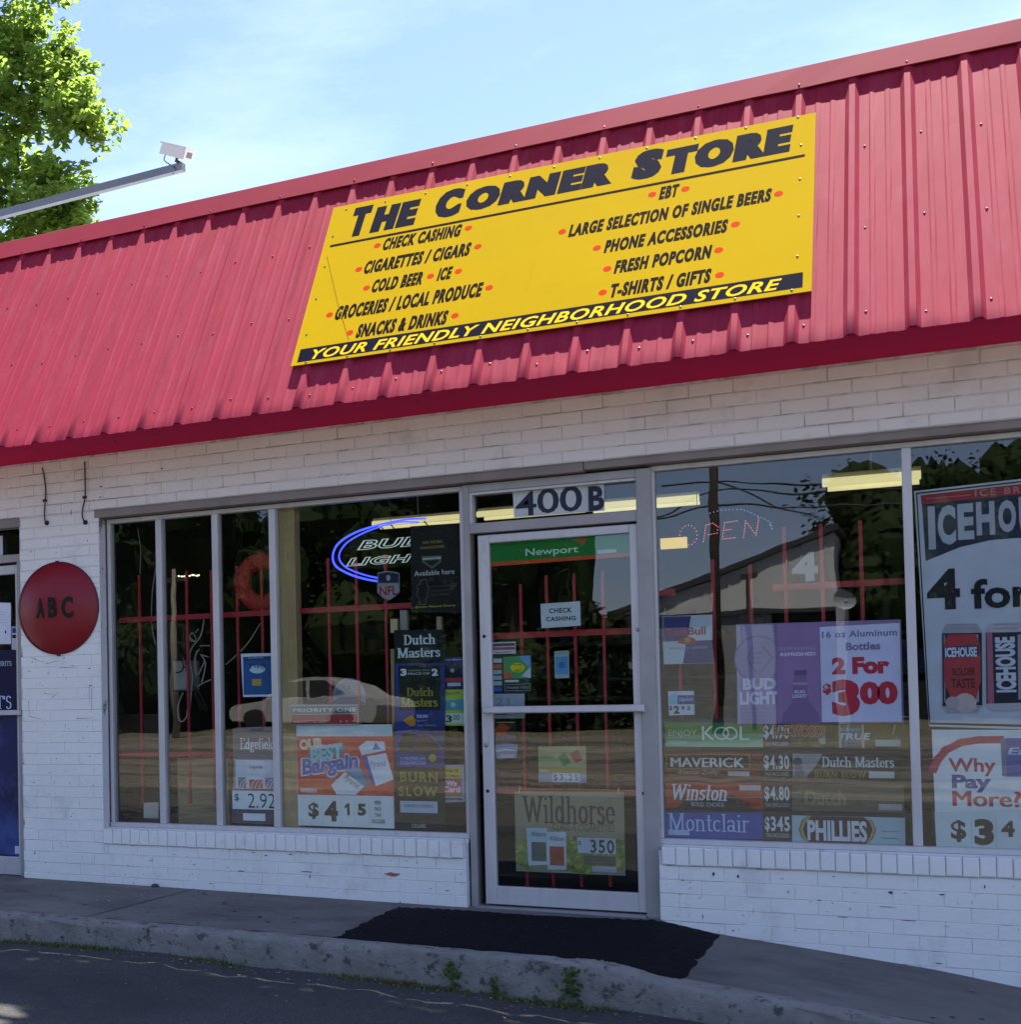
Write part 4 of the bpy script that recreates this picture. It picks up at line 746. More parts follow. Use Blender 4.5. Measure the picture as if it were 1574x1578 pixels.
# ------------------------------------------------------------------ door stickers and posters
O1 = wallplane(GY - 0.003); D1 = wallplane(GY - .017)
p = Poster('number_sign', wallplane(GY - .003), [z('g', 370, 300), z('g', 1108, 228), z('g', 1112, 455), z('g', 382, 512)], 'c2c8c6', 'white house number panel reading 400 B above the door', 'sign', th=.002)
for t_, bl, tr in (('4', (395, 505), (560, 295)), ('0', (570, 485), (742, 268)), ('0', (752, 472), (930, 250))): p.text(t_, z('g', *bl), z('g', *tr), '262c3e', bold=.012)
p.text('B', z('g', 985, 462), z('g', 1108, 250), '262c3e', bold=.04); p.line([z('g', 972, 240), z('g', 978, 470)], .0015, '8e9594', 'panel_joint')
I1 = wallplane(GY - .002)
p = Poster('green_banner', I1, [z('g', 176, 722), z('g', 1325, 630), z('g', 1325, 825), z('g', 186, 908)], '0a7d28', 'green and orange cigarette banner across the top of the door glass', 'banner')
p.area([z('g', 184, 876), z('g', 1325, 797), z('g', 1325, 825), z('g', 186, 908)], 'd4511a'); p.text('Newport', z('g', 475, 840), z('g', 900, 735), 'c9e8cf', bold=.012); p.area([z('g', 850, 690), z('g', 972, 678), z('g', 935, 745), z('g', 915, 712)], 'c2562a'); p.rect(z('g', 1055, 805), z('g', 1208, 765), 'b4c8b8')
p = Poster('paper_sign', I1, [z('g', 595, 1210), z('g', 915, 1188), z('g', 921, 1385), z('g', 602, 1407)], 'ccd6d8', 'white paper sign reading CHECK CASHING on the door glass', 'sign')
p.text('CHECK', z('g', 665, 1287), z('g', 850, 1238), '14161c', bold=.03, space=1.1); p.text('CASHING', z('g', 640, 1352), z('g', 880, 1305), '14161c', bold=.03, space=1.1)
p = Poster('alarm_sticker', I1, [z('h', 203, 157), z('h', 393, 150), z('h', 396, 247), z('h', 206, 252)], 'c4c8d0', 'small white navy and red sticker under the red bar on the door', 'sticker')
p.rect(z('h', 210, 190), z('h', 388, 160), '2d2e5c'); p.rect(z('h', 210, 220), z('h', 388, 190), 'b03a44'); p.text('SECURITY', z('h', 228, 244), z('h', 360, 228), '3c3c46', bold=.02)
p = Poster('card_payment_sticker', I1, [z('h', 205, 262), z('h', 516, 255), z('h', 520, 560), z('h', 210, 568)], '0f2832', 'dark payment card sticker with a yellow oval low left on the door glass', 'sticker')
for k, c_ in enumerate(('b8c2c4', 'b8603c', '9fb4b0', '8fb0c4', 'aab4b0', '3a55b0')): p.rect(z('h', 215, 322 + k * 46), z('h', 282, 286 + k * 46), c_)
p.area([z('h', 292, 275), z('h', 515, 262), z('h', 518, 445), z('h', 300, 450)], '4a9a5a'); p.area([z('h', 420, 266), z('h', 515, 262), z('h', 518, 360), z('h', 470, 330)], '62a4d4'); p.area([z('h', 296, 380), z('h', 350, 400), z('h', 380, 448), z('h', 300, 450)], 'b8603a'); p.disc(z('h', 410, 360), .040, .028, 'd8d020'); p.area([z('h', 440, 430), z('h', 518, 350), z('h', 518, 445)], 'c8d0d8')
p.text('ATM INSIDE', z('h', 350, 345), z('h', 465, 328), '7a7a16', bold=.02); p.text('EBT', z('h', 385, 395), z('h', 440, 375), '7a7a16', bold=.02); p.rect(z('h', 308, 480), z('h', 420, 458), 'c0c8c6'); p.line([z('h', 305, 500), z('h', 510, 490), z('h', 512, 545), z('h', 310, 548)], .0025, '8fa09c', closed=True); p.text('THANK YOU', z('h', 320, 532), z('h', 495, 512), '9fb0ac')
p = Poster('blue_sticker', I1, [z('h', 707, 228), z('h', 824, 222), z('h', 828, 443), z('h', 712, 448)], 'a6b4b8', 'small pale sticker with a blue disc in the middle of the door glass', 'sticker')
p.rect(z('h', 718, 415), z('h', 818, 270), '5c9ac0'); p.disc(z('h', 768, 340), .018, .020, '2f74b4'); p.line([z('h', 715, 245), z('h', 815, 240)], .003, '5a666c')
p = Poster('paper_notice', I1, [z('h', 208, 572), z('h', 466, 570), z('h', 468, 770), z('h', 212, 772)], '9aa4b0', 'pale grey paper notice behind the push bar on the door', 'notice')
p.text('21', z('h', 232, 668), z('h', 345, 605), '6f7884', bold=-.01); p.rect(z('h', 225, 742), z('h', 330, 732), '3a404c')
p = Poster('diamond_sticker', I1, [z('h', 222, 800), z('h', 395, 795), z('h', 410, 960), z('h', 228, 965)], '201418', 'dark sticker with an orange red diamond below the push bar', 'sticker')
p.area([z('h', 228, 860), z('h', 275, 812), z('h', 355, 840), z('h', 300, 905), z('h', 240, 910)], 'a8421f'); p.text('OPEN', z('h', 240, 940), z('h', 385, 905), '6a6ea8', bold=.02); p.rect(z('h', 240, 808), z('h', 385, 798), 'a48f50')
p = Poster('round_top_sticker', I1, [z('h', 228, 985), z('h', 320, 968), z('h', 412, 982), z('h', 400, 1090), z('h', 240, 1096)], '7c8fae', 'pale blue sticker with white label low left on the door glass', 'sticker')
p.line([z('h', 240, 1035), z('h', 320, 1022), z('h', 402, 1034)], .006, 'c4cede'); p.rect(z('h', 268, 1085), z('h', 382, 1056), 'b8a8b4')
p = Poster('price_sign', I1, [z('i', 577, 105), z('i', 962, 103), z('i', 967, 398), z('i', 580, 396)], '9aa06c', 'olive price card with green and red packs marked $3.25', 'poster')
p.rect(z('i', 585, 320), z('i', 960, 285), 'a8a04a'); p.rect(z('i', 585, 285), z('i', 960, 275), 'b08a4a'); p.area([z('i', 740, 190), z('i', 790, 150), z('i', 838, 235), z('i', 785, 268)], '1e7a34'); p.area([z('i', 832, 165), z('i', 900, 132), z('i', 938, 215), z('i', 880, 240)], 'b0404a'); p.rect(z('i', 580, 392), z('i', 965, 320), '8f9cae'); p.rect(z('i', 692, 390), z('i', 912, 322), 'c6d4de'); p.text('$3.25', z('i', 700, 385), z('i', 900, 332), '1c2a3a', bold=.005, space=1.25)
p.text('menthol', z('i', 600, 205), z('i', 700, 160), '7f8a5c', ser=None, bold=0); p.rect(z('i', 590, 310), z('i', 665, 290), 'b8bca4')
p = Poster('horse_poster', I1, [z('i', 385, 470), z('i', 1268, 472), z('i', 1282, 1150), z('i', 398, 1112)], '8f8a6a', 'large tan cigarette poster priced $ 350 low on the door glass', 'poster', mt=mat('tan poster', lin('968f70'), .42, var=.12, vs=5))
GR = mat('poster foliage', lin('6d7f30'), .45, var=.7, vs=26, col2=lin('aab060'), c2lo=.5, c2hi=.6, c2s=22)
p.area([z('i', 390, 900), z('i', 480, 840), z('i', 520, 1000), z('i', 500, 1105), z('i', 398, 1045)], '6d7f30', mt=GR); p.area([z('i', 800, 830), z('i', 900, 830), z('i', 1278, 860), z('i', 1280, 1110), z('i', 1180, 1090), z('i', 980, 1140), z('i', 810, 1110)], '6d7f30', mt=GR)
p.text('Wildhorse', z('i', 448, 722), z('i', 1195, 512), '3a3a30', ser=(.13, .05)); p.text('CLASS A CIGARETTES', z('i', 695, 782), z('i', 1192, 738), '45453a', bold=0)
p.area([z('i', 480, 762), z('i', 648, 765), z('i', 650, 1060), z('i', 498, 1068)], 'b4c8d0'); p.rect(z('i', 525, 1030), z('i', 640, 880), '4a5a58'); p.area([z('i', 648, 795), z('i', 802, 795), z('i', 802, 1100), z('i', 655, 1100)], 'c2d0d6'); p.rect(z('i', 672, 1065), z('i', 786, 915), '9a3f2e'); p.text('Wildhorse', z('i', 520, 830), z('i', 640, 795), '5a7480', ser=(.13, .05)); p.text('Wildhorse', z('i', 668, 865), z('i', 785, 832), '4a646e', ser=(.13, .05))
p.area([z('i', 892, 838), z('i', 1202, 850), z('i', 1208, 975), z('i', 900, 965)], 'b8c0cc'); p.text('$', z('i', 902, 905), z('i', 924, 868), '2c3450', bold=0); p.text('350', z('i', 1000, 965), z('i', 1190, 862), '2a3040', bold=.02, space=1.15)
for k in range(3): p.rect(z('i', 950, 1008 + k * 26), z('i', 1205, 996 + k * 26), '4a5648', 'print_line')
p.rect(z('i', 1012, 1116), z('i', 1210, 1080), 'b0b4c0'); p.line([z('i', 418, 482), z('i', 432, 430)], .006, 'b8b49a', 'tape'); p.line([z('i', 1225, 485), z('i', 1228, 440)], .006, 'b8b49a', 'tape')
# ------------------------------------------------------------------ right window posters
p = Poster('energy_drink_poster', L1, [z('j', 75, 1086), z('j', 368, 1076), z('j', 373, 1356), z('j', 88, 1363)], 'b9c6cc', 'blue and white quartered energy drink poster at the left of the right window', 'poster')
p.area([z('j', 90, 1088), z('j', 245, 1084), z('j', 222, 1228), z('j', 82, 1232)], '1c2470'); p.area([z('j', 220, 1228), z('j', 370, 1222), z('j', 373, 1354), z('j', 198, 1358)], '1c2470'); p.area([z('j', 76, 1088), z('j', 90, 1088), z('j', 96, 1230), z('j', 82, 1232)], '5c6488')
p.text('Red', z('j', 104, 1203), z('j', 216, 1152), 'a02450', bold=.03); p.text('Bull', z('j', 228, 1195), z('j', 330, 1145), '8a2046', bold=.03); p.area([z('j', 165, 1238), z('j', 190, 1212), z('j', 225, 1200), z('j', 262, 1212), z('j', 288, 1238), z('j', 240, 1248), z('j', 200, 1246)], '9a3a2c'); p.disc(z('j', 226, 1222), .014, .014, 'b88a3c'); p.text('ENERGY DRINK', z('j', 122, 1278), z('j', 345, 1258), '8a98b0')
p = Poster('small_price_card', L1, [z('k', 112, 506), z('k', 262, 504), z('k', 266, 642), z('k', 118, 646)], 'c8d4dc', 'small blue and white price card reading $2 92 above the green banner', 'sticker')
p.rect(z('k', 168, 582), z('k', 262, 528), '23408c'); p.area([z('k', 114, 540), z('k', 160, 512), z('k', 168, 580), z('k', 124, 582)], '8fc0de'); p.text('Edgefield', z('k', 176, 568), z('k', 256, 540), 'c4d4ea', ser=(.15, .05)); p.text('$', z('k', 118, 618), z('k', 138, 590), '14161c', bold=.02); p.text('2', z('k', 146, 636), z('k', 178, 590), '14161c', bold=.05); p.text('9', z('k', 190, 616), z('k', 208, 592), '2a2c34', bold=.03); p.text('2', z('k', 222, 614), z('k', 242, 592), '14161c', bold=.03)
# lilac beer poster
p = Poster('beer_poster', L1, [z('j', 505, 1132), z('j', 1458, 1104), z('k', 1476, 690), z('k', 514, 696)], '8a7099', 'wide lilac beer poster reading 2 For $3.00 in the middle of the right window', 'poster', mt=mat('lilac poster', lin('927aa4'), .42, var=.08, vs=4))
p.area([z('j', 508, 1136), z('j', 530, 1136), z('k', 535, 694), z('k', 516, 694)], 'a9a0c0'); p.area([z('j', 540, 1140), z('j', 728, 1134), z('k', 742, 690), z('k', 540, 690)], '9a8fb6')
for k in range(6): p.line([z('j', 545, 1155 + 15 * k), z('j', 726, 1152 + 15 * k)], .002, '8478a0')
p.disc(z('k', 635, 320), .115, .125, '84799f'); p.disc(z('k', 635, 320), .105, .115, '978cb2'); p.line([z('k', 660, 250), z('k', 715, 310), z('k', 650, 390)], .006, '7c7098'); p.line([z('k', 600, 250), z('k', 570, 320), z('k', 620, 395)], .006, '7c7098'); p.text('E', z('k', 600, 350), z('k', 650, 280), '857a9e', bold=.02)
p.text('BUD', z('k', 545, 500), z('k', 735, 428), 'd6d2e8', bold=.05); p.text('LIGHT', z('k', 528, 585), z('k', 748, 505), 'd6d2e8', bold=.05)
for k in range(4): p.line([z('k', 540, 610 + 20 * k), z('k', 738, 606 + 20 * k)], .003, '8a7fa6')
p.area([z('j', 740, 1134), z('j', 985, 1126), z('k', 1000, 690), z('k', 746, 690)], '8d719c'); p.text('REFRESHING', z('k', 760, 272), z('k', 965, 245), 'ab9cbe', bold=.0); p.text('REFRESHED', z('k', 762, 305), z('k', 965, 278), 'd0c6e0', bold=.03)
p.area([z('k', 840, 390), z('k', 915, 388), z('k', 912, 440), z('k', 925, 560), z('k', 985, 640), z('k', 990, 690), z('k', 768, 690), z('k', 775, 640), z('k', 828, 570), z('k', 838, 440)], '77608c'); p.area([z('k', 842, 386), z('k', 912, 384), z('k', 914, 412), z('k', 840, 414)], '5e4a70'); p.rect(z('k', 838, 470), z('k', 914, 455), '9a8cae'); p.text('BUD', z('k', 842, 518), z('k', 905, 500), 'c9c2dc', bold=.03); p.text('LIGHT', z('k', 832, 545), z('k', 916, 522), 'c9c2dc', bold=.03)
p.area([z('k', 788, 128 + 5), z('k', 1448, 118 - 14), z('k', 1462, 682), z('k', 1002, 684)], '8a7099') if False else None
p.area([z('k', 988, 136), z('k', 1450, 112), z('k', 1464, 682), z('k', 1002, 684)], 'c0c4dc'); p.text('16 oz Aluminum', z('k', 1002, 200), z('k', 1435, 145), '6c708e', bold=.03, space=1.08); p.text('Bottles', z('k', 1140, 272), z('k', 1338, 220), '6c708e', bold=.035)
p.text('2 For', z('k', 1060, 412), z('k', 1392, 302), 'b0243c', bold=.06); p.text('$', z('k', 1008, 528), z('k', 1056, 462), 'b0243c', bold=.06); p.text('3', z('k', 1062, 650), z('k', 1218, 436), 'b0243c', bold=.075); p.text('00', z('k', 1222, 585), z('k', 1438, 446), 'b0243c', bold=.065)
# price strips
S1 = wallplane(GY + .03)
b = MB(); q0, q1 = P(1019, 1120, GY + .05), P(1405, 1303, GY + .05); 
rack = [MB(), ]
for y in (1112, 1156, 1202, 1250, 1298): a, c = P(1018, y, GY + .05), P(1404, y + 4, GY + .05); rack[0].box(a.x, c.x, GY + .05, GY + .06, a.z - .012, a.z + .014)
rk = tag(rack[0].build('display_rack', mat('rack rail', (.03, .035, .05), .5)), 'dark rail rack carrying the price strips in the right window', 'rack')
def strip(label, c4, col, mt=None, cat='banner', name='cigarette_banner', group=None): return Poster(name, S1, c4, col, label, cat, group, mt=mt)
p = strip('green banner reading ENJOY KOOL', [z('n', 105, 160), z('n', 1185, 175), z('n', 1190, 437), z('n', 112, 430)], '1f7a3a', mat('mint green', lin('23803c'), .4, var=.1, vs=4))
p.area([z('n', 110, 375), z('n', 1190, 330), z('n', 1190, 437), z('n', 112, 430)], '8fbf9c'); p.area([z('n', 110, 318), z('n', 1188, 285), z('n', 1190, 350), z('n', 112, 380)], '58a070'); p.text('ENJOY.', z('n', 150, 335), z('n', 480, 245), 'b8dcc4', bold=-.008); p.text('K', z('n', 520, 360), z('n', 655, 205), 'd0ead6', bold=.0); p.text('L', z('n', 935, 360), z('n', 1035, 205), 'd0ead6', bold=.0)
def ring(p, c, rx, ry, wd, col, n=22):
    a, b_ = p.pl.uv(*c); h = p.lay(); mb = MB()
    for i in range(n):
        t0, t1 = 6.28318 * i / n, 6.28318 * (i + 1) / n
        mb.face([p.pl.at(a + k * math.cos(t) * (rx - w_), b_ + k * math.sin(t) * (ry - w_), h) if False else p.pl.at(a + math.cos(t) * (rx - w_), b_ + math.sin(t) * (ry - w_), h) for t, w_, k in ((t0, 0, 1), (t1, 0, 1), (t1, wd, 1), (t0, wd, 1))])
    mb.build('letter_ring', pm(col), p.o)
ring(p, z('n', 735, 285), .036, .035, .008, 'd0ead6'); ring(p, z('n', 828, 285), .036, .035, .008, 'd0ead6'); p.rect(z('n', 135, 405), z('n', 355, 365), 'b0ccb8')
p = strip('dark banner with gold frame reading MAVERICK', [z('n', 112, 490), z('n', 1185, 485), z('n', 1188, 775), z('n', 115, 775)], '6b2c22')
p.rect(z('n', 118, 680), z('n', 1042, 520), '14130f'); p.line([z('n', 122, 520), z('n', 1040, 520), z('n', 1040, 680), z('n', 125, 676)], .0035, '9a8038', closed=True); p.text('MAVERICK', z('n', 172, 655), z('n', 982, 555), 'd8d8d4', bold=.028); p.text('American Quality', z('n', 245, 745), z('n', 705, 688), 'c8b8b4', bold=0, shear=.4); p.rect(z('n', 805, 755), z('n', 1040, 705), 'c4bcbc')
p = strip('red and dark banner reading Winston', [z('n', 112, 825), z('n', 1185, 830), z('n', 1190, 1115), z('n', 118, 1105)], 'a83228')
p.area([z('n', 245, 1105), z('n', 330, 1010), z('n', 790, 990), z('n', 850, 960), z('n', 1100, 1113)], '1d2124'); p.text('Winston', z('n', 188, 1020), z('n', 792, 850), 'd9dee0', ser=(.15, .05), shear=.22); p.text('BOLD. CHOICE.', z('n', 405, 1088), z('n', 770, 1050), 'b8bcbe', bold=.01); p.rect(z('n', 930, 912), z('n', 1165, 858), 'd0c4c4')
p = strip('royal blue banner reading Montclair', [z('n', 115, 1155), z('n', 1190, 1160), z('n', 1192, 1450), z('n', 118, 1448)], '2c4a9c', mat('royal blue', lin('2f4fa4'), .4, var=.15, vs=4))
p.text('Montclair', z('n', 150, 1355), z('n', 1040, 1180), 'b8d0ee', ser=(.10, .04)); p.rect(z('n', 148, 1402), z('n', 378, 1352), 'b4c0d8')
for i, (lab, t_, y0, y1) in enumerate((('price strip reading $4.90 beside the green banner', '$4.90', 180, 432), ('price strip reading $4.30 beside the gold framed banner', '$4.30', 500, 770), ('price strip reading $4.80 beside the red banner', '$4.80', 840, 1112), ('price strip reading $3.45 beside the royal blue banner', '$345', 1175, 1505))):
    p = strip(lab, [z('n', 1188, y0), z('n', 1494, y0 + 4), z('n', 1498, y1 + 4), z('n', 1192, y1)], '2a2f33', cat='price strip', name='price_strip', group='price strips in the right window')
    yy = y0 + 20 if i else y0 + 8; p.text(t_[0], z('n', 1195 + 6 * i, yy + 168 + 3 * i), z('n', 1252 + 4 * i, yy + 8), 'd2d6d4', bold=.03); p.text(t_[1:], z('n', 1264 + 5 * i, yy + 158 + 3 * i), z('n', 1474 + 3 * i, yy + 8), 'd2d6d4', bold=.03, space=1.12); p.text('TAX INCLUDED', z('n', 1205 + 4 * i, yy + 232), z('n', 1474 + 3 * i, yy + 195), 'a4aaaa', bold=.02)
TB = mat('tobacco leaf print', lin('6a5a2c'), .5, var=.5, vs=14, col2=lin('3a4020'), c2lo=.45, c2hi=.6, c2s=10)
p = strip('brown leaf banner with red curved lettering reading ALWAYS TRUE', [z('o', 138, 180), z('o', 1445, 185), z('o', 1450, 465), z('o', 140, 440)], '6a5a2c', TB, name='cigar_banner')
p.text('BACKWOODS', z('o', -60, 325), z('o', 520, 195), 'b8b4a8', bold=.07, rot=-.03); p.text('BACKWOODS', z('o', -50, 318), z('o', 515, 203), '9c3228', bold=.03, rot=-.03); p.area([z('o', 445, 345), z('o', 520, 330), z('o', 525, 390), z('o', 495, 408), z('o', 450, 385)], 'b0aca0'); p.rect(z('o', 680, 448), z('o', 925, 190), '6c6f72'); p.text('ALWAYS', z('o', 680, 262), z('o', 900, 230), 'b8c0be', bold=.01); p.text('TRUE', z('o', 664, 358), z('o', 1020, 282), 'c8d4d4', bold=.03, shear=.15, space=1.1); p.rect(z('o', 1072, 430), z('o', 1352, 355), 'a8b6ac'); p.line([z('o', 1290, 195), z('o', 1268, 290)], .006, 'b0ac90')
p.rect(z('o', 672, 448), z('o', 690, 190), 'b8b090'); p.rect(z('o', 925, 448), z('o', 945, 190), 'b8b090')
p = strip('dark cigar banner reading BURN SLOW with a grey photo corner', [z('o', 155, 505), z('o', 1300, 505), z('o', 1300, 800), z('o', 158, 790)], '191f1d', name='cigar_banner')
p.area([z('o', 158, 510), z('o', 487, 512), z('o', 430, 625), z('o', 300, 780), z('o', 160, 780)], '8a9698'); p.disc(z('o', 215, 600), .02, .022, '3c4248'); p.area([z('o', 170, 780), z('o', 190, 660), z('o', 260, 640), z('o', 300, 780)], '6c7078'); p.text('Dutch Masters', z('o', 482, 660), z('o', 1278, 545), 'c4d0d0', ser=(.17, .05)); p.text('BURN SLOW', z('o', 405, 775), z('o', 968, 705), '8a8038', bold=.02, space=1.2); p.rect(z('o', 1002, 780), z('o', 1282, 708), 'b8bec0')
p = strip('plain olive grey cigar banner with pale gold lettering', [z('o', 150, 850), z('o', 1385, 855), z('o', 1390, 1165), z('o', 150, 1140)], '5c5a48', name='cigar_banner')
p.text('Dutch', z('o', 295, 1080), z('o', 745, 915), '86805c', bold=.04); p.text('Masters', z('o', 755, 1060), z('o', 1000, 950), '66644e', bold=.02); p.rect(z('o', 1110, 1132), z('o', 1368, 1070), 'a9afaa')
p = strip('pale banner with a maroon oval reading PHILLIES', [z('o', 150, 1190), z('o', 1400, 1218), z('o', 1406, 1530), z('o', 152, 1480)], 'a6c2c6', name='cigar_banner')
p.area([z('o', 220, 1345), z('o', 260, 1240), z('o', 330, 1195), z('o', 950, 1210), z('o', 1040, 1250), z('o', 1085, 1350), z('o', 1050, 1450), z('o', 990, 1505), z('o', 320, 1485), z('o', 255, 1440)], '8a7c48'); p.area([z('o', 275, 1345), z('o', 310, 1245), z('o', 350, 1197), z('o', 930, 1212), z('o', 1000, 1260), z('o', 1040, 1350), z('o', 1010, 1440), z('o', 975, 1503), z('o', 330, 1484), z('o', 300, 1430)], '431a28')
for s_ in (1, -1):
    cx = 655; p.line([z('o', cx - s_ * 300, 1200 + (12 if s_ < 0 else 0)), z('o', cx - s_ * 370, 1270), z('o', cx - s_ * 398, 1345), z('o', cx - s_ * 375, 1420), z('o', cx - s_ * 325, 1482 + (16 if s_ < 0 else 0))], .004, 'c8b890')
p.text('PHILLIES', z('o', 325, 1468), z('o', 978, 1255), 'd0d6da', bold=.04); p.rect(z('o', 1140, 1372), z('o', 1330, 1366), '6f8c9a', 'print_line'); p.rect(z('o', 1140, 1448), z('o', 1330, 1442), '6f8c9a', 'print_line')
# ice beer poster (runs out of the picture on the right)
LP = wallplane(GY + .012)
p = Poster('ice_beer_poster', LP, [z('l', 88, 450), (1880, 703), (1888, 1134), z('m', 185, 610)], 'c9ced8', 'large white beer poster reading ICEHOUSE at the right edge', 'poster')
p.area([z('l', 102, 462), (1868, 708), (1876, 1128), z('m', 186, 598)], '14161e', 'border'); p.area([z('l', 112, 472), (1862, 711), (1870, 1123), z('m', 194, 584)], 'c6cad6')
p.area([z('l', 145, 540), (1840, 730), (1845, 880), (1760, 846), (1640, 832), (1570, 829), z('l', 640, 800), z('l', 420, 850), z('l', 172, 950)], '232a44'); p.area([z('l', 135, 480), (1838, 716), (1839, 734), z('l', 142, 545)], 'a03038'); p.rect(z('l', 180, 508), z('l', 490, 498 - 22), 'c8747c', 'print_line') if False else p.line([z('l', 180, 503), z('l', 490, 478)], .004, 'c8747c')
p.text('ICE BREWED', z('l', 525, 490), (1640, 744), 'c08088', bold=.02, space=1.3)
for t_, bl, tr in (('I', (195, 868), (236, 556)), ('C', (262, 838), (382, 545)), ('E', (405, 800), (512, 535)), ('H', (538, 768), (662, 520)), ('O', (695, 750), (815, 508))): p.text(t_, z('l', *bl), z('l', *tr), 'b4bac8', bold=.05 if t_ != 'I' else .03)
for k, t_ in enumerate('USE'): a = 1572 + k * 34; p.text(t_, (a, 826 + 8 * k), (a + 27, 764 - 3 * k), 'b4bac8', bold=.05)
p.text('4', z('l', 185, 1302), z('l', 412, 1000), '10131e', bold=.04); p.text('for', z('l', 500, 1295), (1590, 888), '10131e', bold=.03)
def shine(p, x0, x1, y0, y1):
    w_ = x1 - x0; p.area([z('m', x0 + w_ * .80, y0), z('m', x0 + w_ * .90, y0), z('m', x0 + w_ * .92, y1), z('m', x0 + w_ * .82, y1)], '8d8a98'); p.area([z('m', x0 + w_ * .05, y0), z('m', x0 + w_ * .09, y0), z('m', x0 + w_ * .10, y1), z('m', x0 + w_ * .06, y1)], '74717f')
    for k in range(2): p.area([z('m', x0 + w_ * .2, y0 - 35 - 28 * k), z('m', x1 - w_ * .2, y0 - 38 - 28 * k), z('m', x1 - w_ * .22, y0 - 46 - 28 * k), z('m', x0 + w_ * .22, y0 - 44 - 28 * k)], '8f8c96')
def can(p, x0, x1, y0, y1, col, neck=True):
    w_ = x1 - x0; p.area([z('m', x0 + w_ * .12, y0), z('m', x1 - w_ * .12, y0 - 4), z('m', x1, y0 + 60), z('m', x1 + 4, y1 - 50), z('m', x1 - w_ * .12, y1 - 4), z('m', x0 + w_ * .14, y1), z('m', x0 + 2, y1 - 45), z('m', x0, y0 + 60)], 'a9a6ae'); p.area([z('m', x0 + 4, y0 + 62), z('m', x1 - 4, y0 + 58), z('m', x1, y1 - 55), z('m', x0 + 8, y1 - 48)], col); shine(p, x0, x1, -10, y1 - 75)
can(p, 270, 545, -80, 522, '15182c'); p.area([z('m', 310, -10), z('m', 500, -14), z('m', 530, 60), z('m', 535, 300), z('m', 500, 440), z('m', 340, 440), z('m', 285, 300), z('m', 285, 60)], '9c3038'); p.area([z('m', 280, 75), z('m', 525, 62), z('m', 525, 135), z('m', 285, 150)], '1c2850'); p.text('ICEHOUSE', z('m', 295, 145), z('m', 508, 72), 'c0c8d4', bold=.04); p.text('BOLDER', z('m', 345, 268), z('m', 500, 215), '44181e', bold=.03); p.text('TASTE', z('m', 335, 355), z('m', 495, 285), '44181e', bold=.03); p.disc(z('m', 430, 455), .046, .05, 'b0a4a0'); p.disc(z('m', 345, 450), .03, .03, 'a0969a')
can(p, 565, 838, -85, 505, '171a2e'); p.area([z('m', 575, -20), z('m', 612, -22), z('m', 625, 455), z('m', 585, 455)], '9a5a6c')
V_ = p.text('ICEHOUSE', z('m', 480, 255), z('m', 930, 130), 'b4bcc8', bold=.05, rot=math.pi / 2)
p = Poster('question_poster', L1, [z('m', 203, 632), (1760, 1125), (1766, 1322), z('m', 236, 1442)], 'dce4e6', 'white poster asking Why Pay More at the lower right edge', 'poster')
p.line([z('m', 215, 900), z('m', 240, 840), z('m', 300, 770), z('m', 400, 720), z('m', 520, 702), z('m', 665, 700)], .035, 'b8304a', 'arc'); p.text('Why', z('m', 318, 945), z('m', 635, 825), 'b43040', bold=.022); p.text('Pay', z('m', 342, 1055), z('m', 605, 938), '23408e', bold=.04); p.text('More?', z('m', 345, 1148), z('m', 808, 1050), 'b43046', bold=.03)
p.area([z('m', 668, 690), z('m', 702, 690), z('m', 712, 950), z('m', 680, 945)], '5c7090'); p.area([z('m', 702, 690), (1640, 1137), (1642, 1197), z('m', 712, 950)], '2048a0'); p.text('Eagle', z('m', 715, 815), (1620, 1152), 'b8cce6', bold=.02, shear=.2)
p.area([z('m', 222, 1190), (1762, 1242), (1766, 1321), z('m', 236, 1440)], 'ccd8d8'); p.text('$', z('m', 335, 1390), z('m', 435, 1245), '222529', bold=.03); p.text('3', z('m', 494, 1412), z('m', 622, 1236), '1c1e22', bold=.06); p.text('4', z('m', 675, 1355), z('m', 762, 1248), '222529', bold=.05)
for q in (470, 635): p.line([z('m', q, 1205), z('m', q + 6, 1440)], .0012, '8f9c9c', 'card_edge')
# digit hanging behind the right window, and the dotted OPEN sign
IN = wallplane(.45)
g = glyphs('4', .05); a, c = IN.uv(1221, 897), IN.uv(1260, 850)
me = bpy.data.meshes.new('number_cutout'); vv = [tuple(IN.at(a[0] + (c[0] - a[0]) * u, a[1] + (c[1] - a[1]) * v)) for u, v in g[0]]; me.from_pydata(vv, [], g[1]); me.materials.append(mat('white card', (.66, .66, .66), .6)); me.update()
o = link('number_cutout', me); sm = o.modifiers.new('thick', 'SOLIDIFY'); sm.thickness = .006; tag(o, 'white cut-out numeral 4 hanging behind the right window', 'numeral')
led = empty('led_sign', (-1.0, .3, 2.0), 'dotted red and blue OPEN light sign hanging behind the right window', 'led sign')
LD = wallplane(.30); R_ = mat('red led', (.3, .05, .05), .3, emit=((1.0, .22, .30), .7)); B_L = mat('blue led', (.05, .05, .3), .3, emit=((.35, .4, 1.0), .5))
def dotpath(m_, pts, step=15.0):
    P_ = [Vector(q) for q in pts]; acc = 0.0
    for u, v in zip(P_, P_[1:]):
        L = (v - u).length; n_ = max(1, int(round(L / step)))
        for i in range(n_):
            q = u + (v - u) * (i / n_); a, b_ = LD.uv(*z('j', q.x, q.y)); m_.dome(LD.at(a, b_), LD.n, .0023, .002, 6, 2)
m_ = MB(); dotpath(m_, [(180 + 50 * (1 + math.cos(t * .3926)), 617 + 57 * math.sin(t * .3926)) for t in range(17)])
